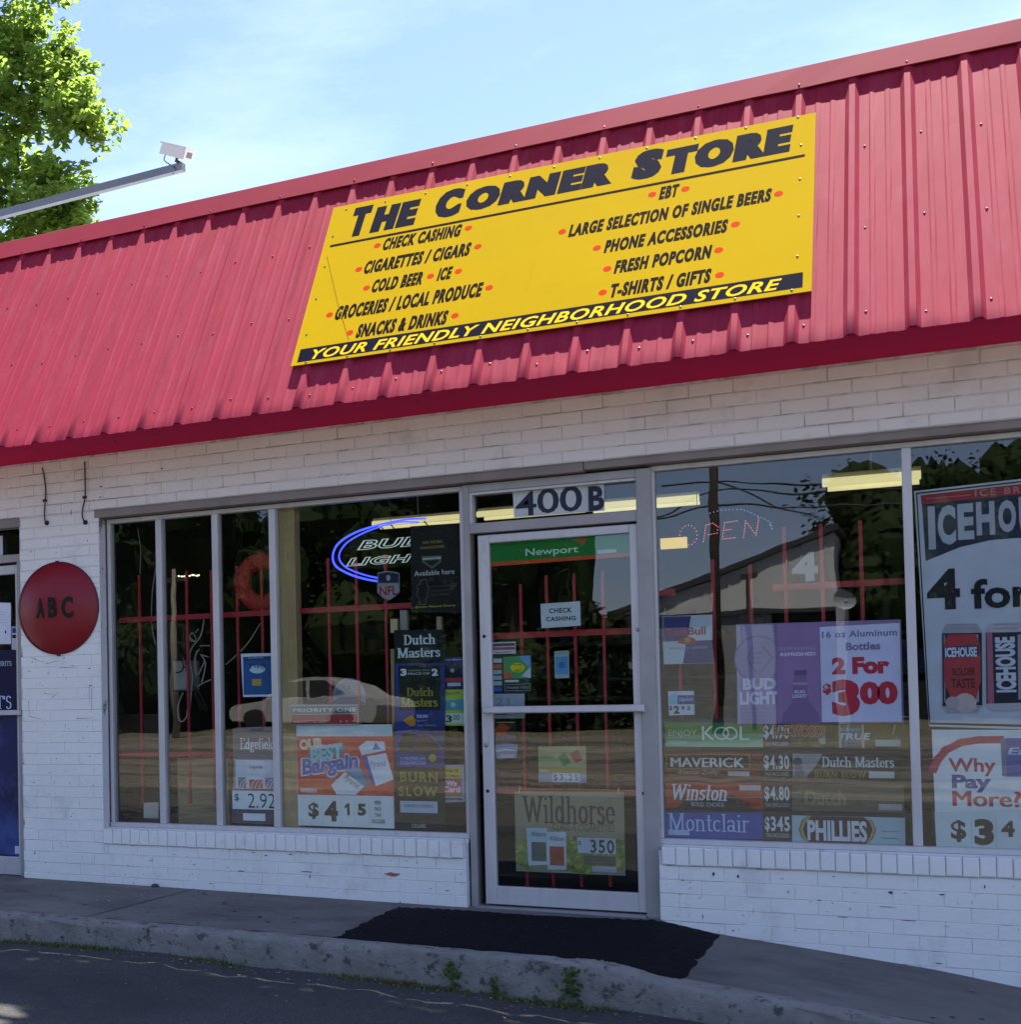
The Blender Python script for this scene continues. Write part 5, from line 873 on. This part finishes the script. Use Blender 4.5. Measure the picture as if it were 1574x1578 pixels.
dotpath(m_, [(315, 655), (325, 605), (330, 560), (370, 548), (402, 570), (395, 605), (330, 618)]); dotpath(m_, [(510, 535), (440, 545), (432, 590), (428, 640), (510, 630)]); dotpath(m_, [(432, 590), (490, 582)]); dotpath(m_, [(548, 630), (555, 580), (560, 535), (590, 575), (620, 618), (630, 560), (637, 505)])
m_.build('red_lamps', R_, led, kind='stuff'); m_ = MB(); dotpath(m_, [(355, 490), (420, 472), (535, 468), (590, 488), (690, 535), (712, 580), (705, 545), (730, 548)], 22); m_.build('blue_lamps', B_L, led, kind='stuff')
a, b_ = LD.uv(*z('j', 170, 690)); c, d_ = LD.uv(*z('j', 660, 470)); m_ = MB(); m_.box(a, c, .302, .312, b_, d_); m_.build('backing', mat('clear dark acrylic', (.012, .013, .02), .2), led) if False else None
m_ = MB(); m_.tube([LD.at(a + .1, d_, 0), LD.at(a + .1, d_ + .3, 0)], .0015, 5); m_.tube([LD.at(c - .1, d_, 0), LD.at(c - .1, d_ + .3, 0)], .0015, 5); m_.build('hanging_wire', CABLE, led)
# fluorescent fittings
FL = mat('fluorescent tube', (.8, .8, .7), .4, emit=((1.0, .86, .42), .24))
def fitting(p0, p1, Y, label, th=.05):
    a, b_ = P(*p0, Y), P(*p1, Y); zc = (a.z + b_.z) / 2
    r = empty('ceiling_light', a, label, 'ceiling light', 'fluorescent ceiling lights inside the shop'); m_ = MB(); m_.box(a.x, b_.x, Y, Y + .11, zc + th * .7, zc + th * 1.3); m_.tube([((a.x + b_.x) / 2, Y + .05, zc + th * 1.2), ((a.x + b_.x) / 2, Y + .05, 2.76)], .006, 6); m_.build('housing', mat('light housing', (.5, .48, .42), .5), r)
    m_ = MB(); m_.tube([(a.x, Y - .01, zc + th * .25), (b_.x, Y - .01, zc + th * .25)], th * .52, 10); m_.build('tube', FL, r, smooth=True); m_ = MB(); m_.tube([(a.x + .02, Y + .10, zc - th * .25), (b_.x - .01, Y + .10, zc - th * .25)], th * .34, 8); m_.build('tube', FL, r, smooth=True)
fitting((575, 808), (710, 800), 1.5, 'yellow fluorescent light seen behind the neon sign', .036); fitting((736, 793), (900, 784), 1.5, 'yellow fluorescent light seen left of the 400 B panel', .038); fitting((905, 783), (1078, 770), 1.5, 'yellow fluorescent light ending left of the OPEN sign', .038); fitting((1268, 748), (1420, 735), 1.2, 'bright fluorescent light at the upper right of the right window', .048)
m_ = MB(); a = P(1018, 838, 2.2); m_.box(a.x, a.x + .16, 2.2, 2.24, a.z - .035, a.z + .035); tag(m_.build('exit_lamp', mat('yellow lit box', (.5, .4, .1), .5, emit=((1, .7, .2), .25))), 'small yellow lit box behind the left edge of the right window', 'lamp')
m_ = MB(); rnd = random.Random(5)
for k in range(9): q = P(*z('v', 660 + k * 21 + rnd.uniform(-6, 6), 772 + rnd.uniform(-7, 7)), 1.6); m_.dome(q, (0, -1, 0), .007, .02, 6, 2)
for x, y in ((312, 800), (420, 792), (484, 790)): q = P(*z('v', x, y), 1.6); m_.dome(q, (0, -1, 0), .014, .02, 6, 2)
tag(m_.build('light_string', mat('string light', (.6, .6, .5), .4, emit=((1, .9, .6), .6))), 'row of small bright bulbs deep inside behind the narrow panes', 'string lights')
# ------------------------------------------------------------------ cables on the pier, security camera
for lab, pts in (('thin black cable hanging from the soffit, nearer the left edge', ((257, 160), (268, 215), (278, 300), (274, 360), (270, 430), (273, 480), (284, 495))), ('thin black cable hanging from the soffit, nearer the window', ((514, 124), (516, 240), (516, 340), (503, 400), (499, 450), (507, 480), (518, 492)))):
    m_ = MB(); m_.tube(smooth_path([P(*z('t', *q), -.014) for q in pts]), .0048, 7); o = tag(m_.build('hanging_cable', CABLE, smooth=True), lab, 'cable', 'cables on the brick pier')
    q = P(*z('t', *pts[-1]), -.004); m_ = MB(); m_.dome((q.x, -.002, q.z), (0, -1, 0), .017, .02, 10, 3); m_.build('gland', CABLE, o); q = P(*z('t', *pts[3 if pts[0][0] < 400 else 2]), -.004); m_ = MB(); m_.bbox(q.x - .012, q.x + .012, -.02, .0, q.z - .008, q.z + .008, .003); m_.build('clip', CABLE, o)
YA = 1.35
arm = empty('camera_arm', (-7, YA, 4.4), 'long grey metal arm reaching in from the left above the roof', 'pole')
GRY = mat('grey painted steel', (.17, .20, .24), .5, metal=.2, var=.08); a, b_ = P(-210, 385.5, YA), P(283, 257.5, YA - .1); m_ = MB(); dv = (b_ - a).normalized(); up = Vector((0, 0, 1)); sd = dv.cross(up).normalized(); uu = sd.cross(dv); hw = .029
for q in (a, b_): m_.v += [tuple(q + sd * i * hw + uu * j * hw) for i, j in ((-1, -1), (1, -1), (1, 1), (-1, 1))]
m_.f = [(0, 1, 2, 3), (7, 6, 5, 4)] + [(i, 4 + i, 4 + (i + 1) % 4, (i + 1) % 4) for i in range(4)]; m_.build('arm', GRY, arm); m_ = MB(); m_.box(a.x - .04, a.x + .04, YA - .04, YA + .04, a.z - .9, a.z + .05); m_.build('post', GRY, arm)
camb = empty('security_camera', b_, 'white security camera on the end of the grey arm', 'security camera')
Y2 = b_.y; c0, c1 = P(255, 229, Y2), P(307, 246, Y2); dv = (c1 - c0).normalized(); dv = (dv + Vector((0, -.35, 0))).normalized(); sd = dv.cross(up).normalized(); uu = sd.cross(dv); c0 = c0 + uu * 0; L = .285
def cbox(m_, o, l0, l1, s0, s1, u0, u1):
    m_.v += [tuple(o + dv * l + sd * s_ + uu * u) for l in (l0, l1) for s_, u in ((s0, u0), (s1, u0), (s1, u1), (s0, u1))]; k = len(m_.v) - 8; m_.f += [(k, k + 1, k + 2, k + 3), (k + 7, k + 6, k + 5, k + 4)] + [(k + i, k + 4 + i, k + 4 + (i + 1) % 4, k + (i + 1) % 4) for i in range(4)]
WHT = mat('white camera shell', (.72, .72, .70), .4, var=.06); m_ = MB(); cbox(m_, c0, 0, L, -.046, .046, -.046, .028); m_.build('body', WHT, camb); m_ = MB(); cbox(m_, c0, -.014, L + .008, -.054, .054, .0285, .040); m_.build('sun_shield', WHT, camb); m_ = MB(); cbox(m_, c0, L + .0005, L + .003, -.024, .024, -.030, .008); m_.build('lens_window', mat('lens glass', (.16, .17, .18), .15), camb)
m_ = MB(); m_.tube(smooth_path([c0 + dv * .02 - uu * .046, c0 + dv * .03 - uu * .085, b_ + Vector((-.05, -.03, -.01)), b_ - (b_ - a) * .03 - Vector((0, 0, .03))]), .004, 6); m_.build('camera_cable', CABLE, camb)
m_ = MB(); m_.tube([c0 + dv * .16 - uu * .045, c0 + dv * .155 - uu * .065, b_ + Vector((-.01, 0, .02))], .013, 8); m_.build('bracket', CABLE, camb)
# ------------------------------------------------------------------ door mat, weeds, litter
def GS(x, y, dz=0.0):
    zz = -.03
    for _ in range(12): q = G(x, y, zz + dz); zz = sw(q.x)
    return q
cor = [GS(612, 1399), GS(1110, 1441), GS(1052, 1512), GS(514, 1446)]
fl, fr_, nr_, nl = [Vector((q.x, q.y, 0)) for q in cor]; m_ = MB(); nu, nv = 90, 34
for j in range(nv + 1):
    for i in range(nu + 1):
        u, v = i / nu, j / nv; q = (fl * (1 - u) + fr_ * u) * (1 - v) + (nl * (1 - u) + nr_ * u) * v
        ed = .011 * math.sin(u * 52) * (1 if j in (0, nv) else 0); ex_ = (.016 if i == 0 else .004) * math.sin(v * 30) * (1 if i in (0, nu) else 0)
        h = .010 + .003 * math.sin(i * 2.1) * math.sin(j * 2.3) + jit(-.002, .002) + .004 * math.sin(u * 9 + v * 4)
        m_.v.append((q.x + ex_, min(q.y + ed, -.012), sw(q.x) + (h if 0 < i < nu and 0 < j < nv else .002)))
for j in range(nv):
    for i in range(nu): a = j * (nu + 1) + i; m_.f.append((a, a + nu + 1, a + nu + 2, a + 1))
tag(m_.build('door_mat', BLACKR, smooth=True), 'long black rubber mat with wavy edges in front of the door', 'door mat')
mt_ = MB()
for k in range(150):
    u, v = random.random(), random.random(); q = (fl * (1 - u) + fr_ * u) * (1 - v) + (nl * (1 - u) + nr_ * u) * v; s1 = jit(.002, .006); a = jit(0, 6.28)
    mt_.face([(q.x + s1 * math.cos(t + a) * jit(.6, 1.3), q.y + s1 * math.sin(t + a) * jit(.4, 1.2), sw(q.x) + .019) for t in (0, 1.6, 3.2, 4.8)])
mt_.build('lint', mat('mat lint', (.12, .11, .10), .9, var=.6, vs=30), bpy.data.objects['door_mat'], kind='stuff')
WEED = leaf_mat('weed leaf', (.055, .10, .02), .3)
def leafset(m_, o, n, rad, ht, ls):
    for k in range(n):
        t = random.random() ** .7; q = o + Vector((random.gauss(0, rad * (1 - .6 * t)), random.gauss(0, rad * .5), t * ht)); d = Vector((random.gauss(0, 1), random.gauss(0, 1), random.uniform(-.2, .8))).normalized(); s_ = d.orthogonal().normalized() * ls * .35; L = ls * jit(.6, 1.2)
        m_.face([q, q + d * L * .5 + s_, q + d * L, q + d * L * .5 - s_])
def KG(x): return Vector((x, KY - .02, rz(x)))
for lab, px, py, n_, r_, h_ in (('bushy green weed at the kerb, nearest the left end of the mat', 699, 1523, 55, .024, .135), ('short green weed growing at the kerb below the middle of the mat', 767, 1533, 32, .022, .075), ('tall dense green weed at the kerb below the right half of the mat', 883, 1547, 85, .03, .17)):
    o = KG(P(px, py, KY).x); e_ = empty('weed', o, lab, 'weed', 'weeds along the kerb'); m_ = MB(); leafset(m_, o, n_, r_, h_, .027); m_.build('leaves', WEED, e_); m_ = MB()
    for k in range(4): m_.tube([o, o + Vector((jit(-.01, .01), jit(-.01, .01), h_ * .5)), o + Vector((jit(-.02, .02), jit(-.02, .01), h_ * .95))], .0022, 5, r2=.001)
    m_.build('stem', mat('weed stem', (.12, .13, .04), .7), e_)
m_ = MB(); m2 = MB()
for k in range(6500):
    x = jit(-4.8, -.1); y = KY - .012 - abs(random.gauss(0, .045)); dens = .35 + .65 * math.sin(x * 5.1) * math.sin(x * 2.3 + 1); 
    if random.random() > dens: continue
    q = Vector((x, y, rz(x))); d = Vector((random.gauss(0, .6), random.gauss(0, .6), 1)).normalized() * jit(.010, .034); s_ = Vector((random.gauss(0, 1), random.gauss(0, 1), 0)).normalized() * .004; m_.face([q - s_, q + s_, q + d])
m_.build('moss', mat('kerb moss', (.10, .105, .025), .9, var=.5, vs=6), kind='stuff')
for k in range(420):
    x = jit(-4.6, .2); y = KY - .03 - abs(random.gauss(0, .16)) if k % 3 else jit(-2.6, -.1)
    zz = rz(x) + .007 if y < KY else sw(x) + .006
    if y > KY - .01 and (-2.7 < x < -.8 or y < KY + .2): continue
    s1 = jit(.004, .012) * (2.2 if k % 41 == 0 else 1); a = jit(0, 6.28); d = Vector((math.cos(a), math.sin(a), jit(-.2, .3))) * s1; e_ = Vector((-math.sin(a), math.cos(a), jit(-.2, .2))) * s1 * .45; q = Vector((x, y, zz)); m2.face([q - d, q - e_, q + d, q + e_])
m2.build('litter', mat('pale litter', (.30, .27, .22), .8, var=.7, vs=20), kind='stuff')
q = GS(233, 1368); m_ = MB(); m_.dome((q.x, -.03, sw(q.x)), (0, 0, 1), .03, .022, 8, 3); tag(m_.build('dirt_clod', CRACK), 'small dark clod on the pavement against the white wall', 'clod')
# ------------------------------------------------------------------ trees
BARK = mat('bark', (.06, .045, .032), .9, var=.4, vs=12, bump=.8, bs=30)
def leaves(m_, clumps, ls, flat=.0):
    for c, rad, n in clumps:
        c = Vector(c)
        for k in range(n):
            d = Vector((random.gauss(0, 1), random.gauss(0, 1), random.gauss(0, 1))).normalized() * random.random() ** .45
            q = c + Vector((d.x * rad[0], d.y * rad[1], d.z * rad[2])); a = Vector((random.gauss(0, 1), random.gauss(0, 1), random.gauss(-.3, .5))).normalized(); s_ = a.cross(Vector((random.gauss(0, .5), random.gauss(0, .5), 1))).normalized(); L = ls * jit(.6, 1.3)
            m_.face([q, q + a * L * .45 + s_ * L * .34, q + a * L, q + a * L * .45 - s_ * L * .34])
TY = 6.0
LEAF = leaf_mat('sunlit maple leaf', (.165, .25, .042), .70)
tree = empty('maple_tree', (-9.2, TY, 0), 'bright yellow green leafy tree rising behind the roof at upper left', 'tree')
def tp(x, y, dy=0): return P(x, y, TY + dy)
cl = []
S = (tp(100, 200) - tp(0, 200)).length / 100
for x, y, rx, ry, n in ((5, 30, 60, 50, 900), (60, 75, 45, 50, 800), (105, 120, 50, 50, 900), (130, 155, 28, 45, 480), (60, 150, 55, 45, 750), (0, 120, 55, 60, 800), (90, 185, 45, 25, 380), (-20, 190, 60, 50, 700), (10, 235, 40, 40, 620), (55, 285, 45, 45, 600), (85, 300, 36, 50, 800), (20, 320, 55, 60, 800), (105, 335, 30, 40, 620), (60, 360, 70, 40, 700), (120, 345, 12, 12, 160), (146, 180, 12, 20, 220), (98, 268, 16, 26, 330), (106, 4, 12, 8, 80), (20, -10, 70, 30, 500), (-60, 280, 60, 80, 800), (140, 205, 10, 8, 78)):
    for q in range(max(3, int(n / 26))):
        d = Vector((random.gauss(0, 1), random.gauss(0, 1), random.gauss(0, 1))).normalized() * random.random() ** .4; cc = tp(x, y, jit(-.4, .4)); r_ = jit(.10, .18)
        cl.append((cc + Vector((d.x * rx * S * .92, d.y * .6, d.z * ry * S * .92)), (r_, r_, r_ * .7), 40))
for k in range(26): cl.append(((jit(-14, -8.8), TY + jit(-.3, 4), jit(3.5, 9.0)), (.9, .9, .7), 200))
for k in range(16): cl.append((tp(jit(-60, 60), jit(20, 400), 1.4), (.5, .4, .4), 130))
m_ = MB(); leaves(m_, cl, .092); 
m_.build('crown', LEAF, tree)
m_ = MB(); b0 = Vector((-9.6, TY, -.3)); m_.tube(smooth_path([b0, b0 + Vector((.1, 0, 3)), b0 + Vector((.2, 0, 6)), b0 + Vector((0, .2, 9))]), .32, 10, r2=.12); m_.build('trunk', BARK, tree, smooth=True)
m_ = MB()
for pts in ((( -140, 200), (-20, 178), (20, 150), (35, 120), (25, 60)), ((20, 168), (60, 170), (90, 178), (120, 195), (145, 215)), ((28, 140), (70, 135), (110, 125)), ((-100, 330), (-10, 300), (40, 290), (80, 280)), ((30, 255), (22, 215), (10, 170)), ((120, 195), (140, 212), (165, 217))): m_.tube(smooth_path([tp(*q) for q in pts], 4), .035 if pts[0][0] < 0 else .014, 6, r2=.006)
m_.build('limbs', BARK, tree, smooth=True)
# ------------------------------------------------------------------ added tree, out of view: boughs shaped to shade the lot, not the roof
ft = empty('added_shade_tree', (-8.6, -2.6, 0), 'unseen tree added left of the forecourt to shade the lot', 'tree'); m3 = MB()
for k in range(23500):
    zz = jit(6.6, 7.5); xg, yg = jit(-5.4, .8), (jit(-3.7, -1.70) if k < 14500 else jit(-2.02, -1.85))
    if xg < -3.2 and yg < -3.08: continue
    x, y = xg + SUN_X * (zz + .2), yg + SUN_TILT * (zz + .2)
    mg = -.645 + SUN_TILT * (zz - 2.8) - y
    if mg < (.035 if k < 14500 else .013): continue
    q = Vector((x, y, zz)); a = Vector((random.gauss(0, 1), random.gauss(0, 1 if mg > .28 else .06), random.gauss(0, .3 if mg > .28 else .02))).normalized(); s_ = a.cross(Vector((0, .1, 1))).normalized(); L = jit(.09, .17) * (1 if mg > .28 else .75); s_ = s_ * (.4 if mg > .28 else .28)
    if k >= 14500: L *= .6; s_ *= .62
    if abs(a.y) > .3 and mg < .28: continue
    m3.face([q, q + a * L * .45 + s_ * L, q + a * L, q + a * L * .45 - s_ * L])
leaves(m3, [((jit(-10.5, -6.5), jit(-4.5, -1.5), jit(6.8, 9.5)), (.9, .9, .6), 170) for k in range(14)], .12)
m3.build('crown', LEAF, ft); m_ = MB(); m_.tube(smooth_path([(-8.6, -2.6, -.3), (-8.5, -2.6, 3), (-8.6, -2.5, 6), (-8.4, -2.6, 8.6)]), .22, 10, r2=.08); m_.build('trunk', BARK, ft, smooth=True)
m_ = MB(); m_.tube(smooth_path([(-8.6, -2.5, 5.6), (-6.5, -1.5, 7.1), (-3.5, -.4, 7.2), (-.6, .1, 7.1)]), .08, 8, r2=.02); m_.build('limbs', BARK, ft, smooth=True)
# ------------------------------------------------------------------ across the street (seen as reflections in the glass)
MY = GY * 2
def mir(x, y, D): q = P(x, y, D); return Vector((q.x, MY - q.y, q.z))
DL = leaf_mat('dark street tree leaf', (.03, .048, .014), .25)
m_ = MB(); nx_ = 150
for i in range(nx_ + 1):
    x = -80 + 71 * i / nx_
    for j in range(9): m_.v.append((x + jit(-.3, .3), -40 + jit(-1.0, 1.0) - 1.5 * math.sin(x * .7), -.5 + (9.8 + 1.6 * math.sin(x * .45) + 1.2 * math.sin(x * 1.3)) * j / 8 + jit(-.4, .4)))
for i in range(nx_):
    for j in range(8): a = i * 9 + j; m_.f.append((a, a + 9, a + 10, a + 1))
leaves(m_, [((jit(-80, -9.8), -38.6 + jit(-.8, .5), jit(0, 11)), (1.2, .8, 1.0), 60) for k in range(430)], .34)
k0 = len(m_.v)
for i in range(61):
    x = -3.2 + 30 * i / 60
    for j in range(7): m_.v.append((x + jit(-.3, .3), -63 + jit(-1, 1), -.5 + (6.0 + math.sin(x * .8)) * j / 6 + jit(-.4, .4)))
for i in range(60):
    for j in range(6): a = k0 + i * 7 + j; m_.f.append((a, a + 7, a + 8, a + 1))
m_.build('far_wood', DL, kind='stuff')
def street_tree(x, y, h, r, n, ls, label, low=.25):
    t = empty('street_tree', (x, y, 0), label, 'tree', 'trees across the street'); m_ = MB(); cl = []
    for k in range(16): a = jit(0, 6.28); u = random.random(); cl.append(((x + math.cos(a) * r * .6 * u, y + math.sin(a) * r * .6 * u, h * (low + (1 - low) * random.random() * .92)), (r * .5, r * .5, h * .14), n // 16))
    for c, rad, n_ in cl:
        for q in range(2):
            k0 = len(m_.v); rr = .62 if q == 0 else .45; off = Vector((jit(-.4, .4), jit(-.4, .4), jit(-.3, .3))) * r * .3
            for j in range(5):
                th = -1.3 + 2.6 * j / 4
                for i in range(9): a = 6.28318 * i / 9; f_ = rr * jit(.75, 1.15); m_.v.append((c[0] + off.x + rad[0] * f_ * math.cos(th) * math.cos(a), c[1] + off.y + rad[1] * f_ * math.cos(th) * math.sin(a), c[2] + off.z + rad[2] * 1.5 * f_ * math.sin(th)))
            for j in range(4):
                for i in range(9): m_.f.append((k0 + j * 9 + i, k0 + j * 9 + (i + 1) % 9, k0 + (j + 1) * 9 + (i + 1) % 9, k0 + (j + 1) * 9 + i))
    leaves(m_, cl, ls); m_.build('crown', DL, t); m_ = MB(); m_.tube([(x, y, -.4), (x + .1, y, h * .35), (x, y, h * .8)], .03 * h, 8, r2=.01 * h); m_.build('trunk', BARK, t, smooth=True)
for i, (x, y, h, r, low) in enumerate(((-30, -30, 12, 5, .1), (-24.5, -27, 11, 5, .1), (-20.5, -33, 12.5, 5, .08), (-15.5, -34, 12, 4.6, .08), (-11.6, -35, 11.5, 3.4, .08), (-7.9, -34, 4.6, 1.3, .06), (-9.9, -32.5, 10.5, 3.0, .02), (-1.4, -42, 9.0, 3.2, .1), (3.6, -46, 10.0, 3.6, .1), (0.3, -54, 11.5, 3.4, .05), (8.5, -44, 6.0, 3.4, .05), (1.9, -50, 8.5, 2.8, .0))):
    street_tree(x, y, h, r, 6500, .22, ['dark tree across the street, farthest left in the reflections', 'dark tree across the street, second from the left', 'dark tree across the street mirrored in the narrow panes', 'dark tree across the street mirrored behind the neon sign', 'dark tree across the street mirrored in the door', 'smaller dark tree beside the gabled hall across the street', 'dark tree across the street mirrored in the right half of the door', 'dark tree mirrored at the upper right of the right window', 'dark tree mirrored behind the large white beer poster', 'distant dark tree mirrored between two others at right', 'dark tree across the street, farthest right', 'distant dark tree mirrored behind the beer poster, nearest its right side'][i], low)
D_ = 38.0
hall = empty('metal_hall', mir(1150, 1000, D_), 'pale gabled metal hall across the street mirrored in the right window', 'building')
pk, le, be = mir(1288, 822, D_), mir(1016, 936, D_), mir(1016, 945, D_); e2 = mir(1283, 937, D_)
sl_ = (pk.z - le.z) / (pk.x - le.x); xl = le.x - 1.2; y0 = pk.y
m_ = MB(); m_.prism([(pk.x, y0, be.z), (pk.x, y0, pk.z), (xl, y0, be.z)], (0, -14, 0)); m_.build('gable', mat('grey metal siding', (.62, .62, .60), .6, var=.06, vs=2), hall)
m_ = MB(); x = xl + .3
while x < pk.x: m_.box(x - .02, x + .02, y0, y0 + .03, be.z, pk.z + (x - pk.x) * sl_ - .02); x += .35
m_.build('siding_ribs', mat('grey metal siding', (.42, .42, .41)), hall, kind='stuff')
m_ = MB(); m_.box(xl, pk.x, y0 - .05, y0 + .06, be.z - .12, be.z); nrm = Vector((-sl_, 0, 1)).normalized(); m_.prism([(xl - .2, y0 + .15, be.z - .05), (pk.x + .1, y0 + .15, pk.z + .05), (pk.x + .1, y0 + .15, pk.z + .22), (xl - .2, y0 + .15, be.z + .12)], (0, -14.3, 0)); m_.build('roof', mat('dark roof trim', (.05, .05, .06), .6), hall)
m_ = MB(); dx = mir(1192, 1000, D_).x; m_.box(xl, dx, y0 - 13.9, y0 - .06, -.5, be.z - .12); m_.build('wall', mat('white block wall', (.27, .27, .265), .7, var=.08, vs=2), hall); m_ = MB(); m_.box(dx, pk.x, y0 - 13.9, y0 - .5, -.5, be.z - .12); m_.build('porch', mat('dark porch', (.03, .03, .05), .6), hall)
m_ = MB(); m_.box(pk.x - .1, pk.x + .1, y0 - .1, y0 + .1, -.5, be.z); m_.build('post', mat('porch post', (.4, .4, .42), .6), hall)
pole = empty('utility_pole', mir(1102, 1000, 26), 'tall dark utility pole mirrored in the right window', 'utility pole'); q = mir(1104, 900, 26); m_ = MB(); m_.tube([(q.x, q.y, -.4), (q.x, q.y, 9.5)], .10, 10, r2=.075); m_.build('pole', BARK, pole, smooth=True); m_ = MB(); m_.box(q.x - 1.1, q.x + 1.1, q.y - .06, q.y + .06, 8.6, 8.75); m_.build('crossarm', BARK, pole)
pole = empty('utility_pole', mir(266, 1000, 24), 'weathered utility pole mirrored in the second narrow pane', 'utility pole'); q = mir(267, 900, 24); m_ = MB(); m_.tube([(q.x, q.y, -.4), (q.x, q.y, 4.6)], .10, 10, r2=.06); m_.build('pole', mat('grey wood pole', (.28, .24, .18), .9), pole, smooth=True); m_ = MB(); m_.box(q.x - .4, q.x + .4, q.y - .04, q.y + .04, 4.3, 4.38); m_.build('crossarm', BARK, pole)
pole = empty('sign_post', mir(1157, 1000, 30), 'thin short post in front of the gabled hall across the street', 'post'); q = mir(1157, 900, 30); m_ = MB(); m_.tube([(q.x, q.y, -.4), (q.x, q.y, mir(1157, 885, 30).z)], .05, 8); m_.build('post', BARK, pole); m_ = MB(); m_.box(q.x - .18, q.x + .18, q.y - .03, q.y + .03, mir(1157, 890, 30).z, mir(1157, 883, 30).z); m_.build('arm', BARK, pole)
for i, pts in enumerate((((900, 812), (1016, 800), (1104, 759), (1260, 757), (1420, 752)), ((900, 815), (1020, 803), (1104, 783), (1280, 778), (1420, 779)), ((1016, 748), (1104, 742), (1420, 748)), ((1104, 742), (1200, 780), (1255, 792)))):
    m_ = MB(); m_.tube(smooth_path([mir(*q, 26) for q in pts], 5), .022, 6); tag(m_.build('power_line', CABLE, smooth=True), ['thick power line mirrored across the right window, upper of two', 'thick power line mirrored across the right window, lower of two', 'thin wire mirrored highest in the right window', 'slanting guy wire from the tall utility pole'][i], 'power line', 'power lines across the street')
ds = mir(1300, 922, 20); m_ = MB()
for k in range(4):
    rr = .17 * (1 - k / 4) if k < 4 else 0
    for a in range(16): m_.v.append((ds.x + rr * math.cos(6.28318 * a / 16), ds.y - .06 * (k / 4) ** .5, ds.z + rr * math.sin(6.28318 * a / 16)))
for k in range(3):
    for a in range(16): m_.f.append((k * 16 + a, k * 16 + (a + 1) % 16, (k + 1) * 16 + (a + 1) % 16, (k + 1) * 16 + a))
m_.f.append(tuple(48 + a for a in range(16))); m_.tube([(ds.x, ds.y - .05, ds.z), (ds.x, ds.y - .2, ds.z - .3), (ds.x, ds.y - .2, -.45)], .03, 8)
tag(m_.build('satellite_dish', mat('grey dish', (.45, .45, .47), .5)), 'small grey round dish on a post mirrored right of the numeral 4', 'satellite dish')
# white car
car = empty('parked_car', mir(490, 1118, 24), 'white sedan parked across the lot mirrored in the left window', 'car')
cp = mir(492, 1117, 28.0); ang = math.radians(14); cs, sn = math.cos(ang), math.sin(ang)
def cw(u, v, h): return (cp.x + u * cs - v * sn, cp.y + u * sn + v * cs, .5 + h)
WC = mat('white car paint', (.42, .41, .39), .25, var=.03); CGL = mat('car glass', (.02, .025, .03), .08); TY_ = mat('tyre', (.02, .02, .02), .8)
body = [(-2.15, .28), (-2.26, .40), (-2.28, .58), (-2.2, .70), (-1.95, .79), (-1.5, .86), (-1.0, .92), (.5, .95), (1.5, .94), (2.0, .92), (2.22, .84), (2.3, .66), (2.28, .42), (2.18, .28)]; cabin = [(-1.3, .88), (-.85, 1.16), (-.5, 1.33), (-.1, 1.42), (.4, 1.44), (.85, 1.38), (1.25, 1.2), (1.75, .92)]
m_ = MB(); m_.prism([cw(u, -.85, h) for u, h in body], Vector(cw(0, .85, 0)) - Vector(cw(0, -.85, 0))); m_.build('body', WC, car); m_ = MB(); m_.prism([cw(u, -.68, h) for u, h in cabin], Vector(cw(0, .68, 0)) - Vector(cw(0, -.68, 0))); m_.build('cabin', WC, car)
m_ = MB()
for s_ in (-.685, .685): m_.face([cw(u, s_, h) for u, h in ((-1.0, .98), (-.5, 1.34), (.1, 1.36), (.1, .98))]); m_.face([cw(u, s_, h) for u, h in ((.18, .98), (.18, 1.36), (.7, 1.36), (1.3, .98))])
m_.build('side_window', CGL, car); m_ = MB(); m_.face([cw(-1.22, v, .96) if k < 2 else cw(-.6, v, 1.38) for k, v in enumerate((-.62, .62, .55, -.55))]); m_.build('windscreen', CGL, car)
for u in (-1.4, 1.35):
    for s_ in (-.86, .86):
        m_ = MB(); m_.prism([cw(u + .32 * math.cos(t * .3927), s_ - .1, .32 + .32 * math.sin(t * .3927)) for t in range(16)], Vector(cw(0, .2, 0)) - Vector(cw(0, 0, 0))); m_.build('wheel', TY_, car)
for v in (-.6, .6): m_ = MB(); m_.prism([cw(-2.27, v - .15, .6), cw(-2.27, v + .15, .6), cw(-2.2, v + .15, .75), cw(-2.2, v - .15, .75)], (.03, 0, 0)); m_.build('headlight', mat('headlight', (.6, .6, .6), .1), car)
# drop helper notes kept on empties
for o in bpy.data.objects:
    if 'origin_hint' in o: del o['origin_hint']
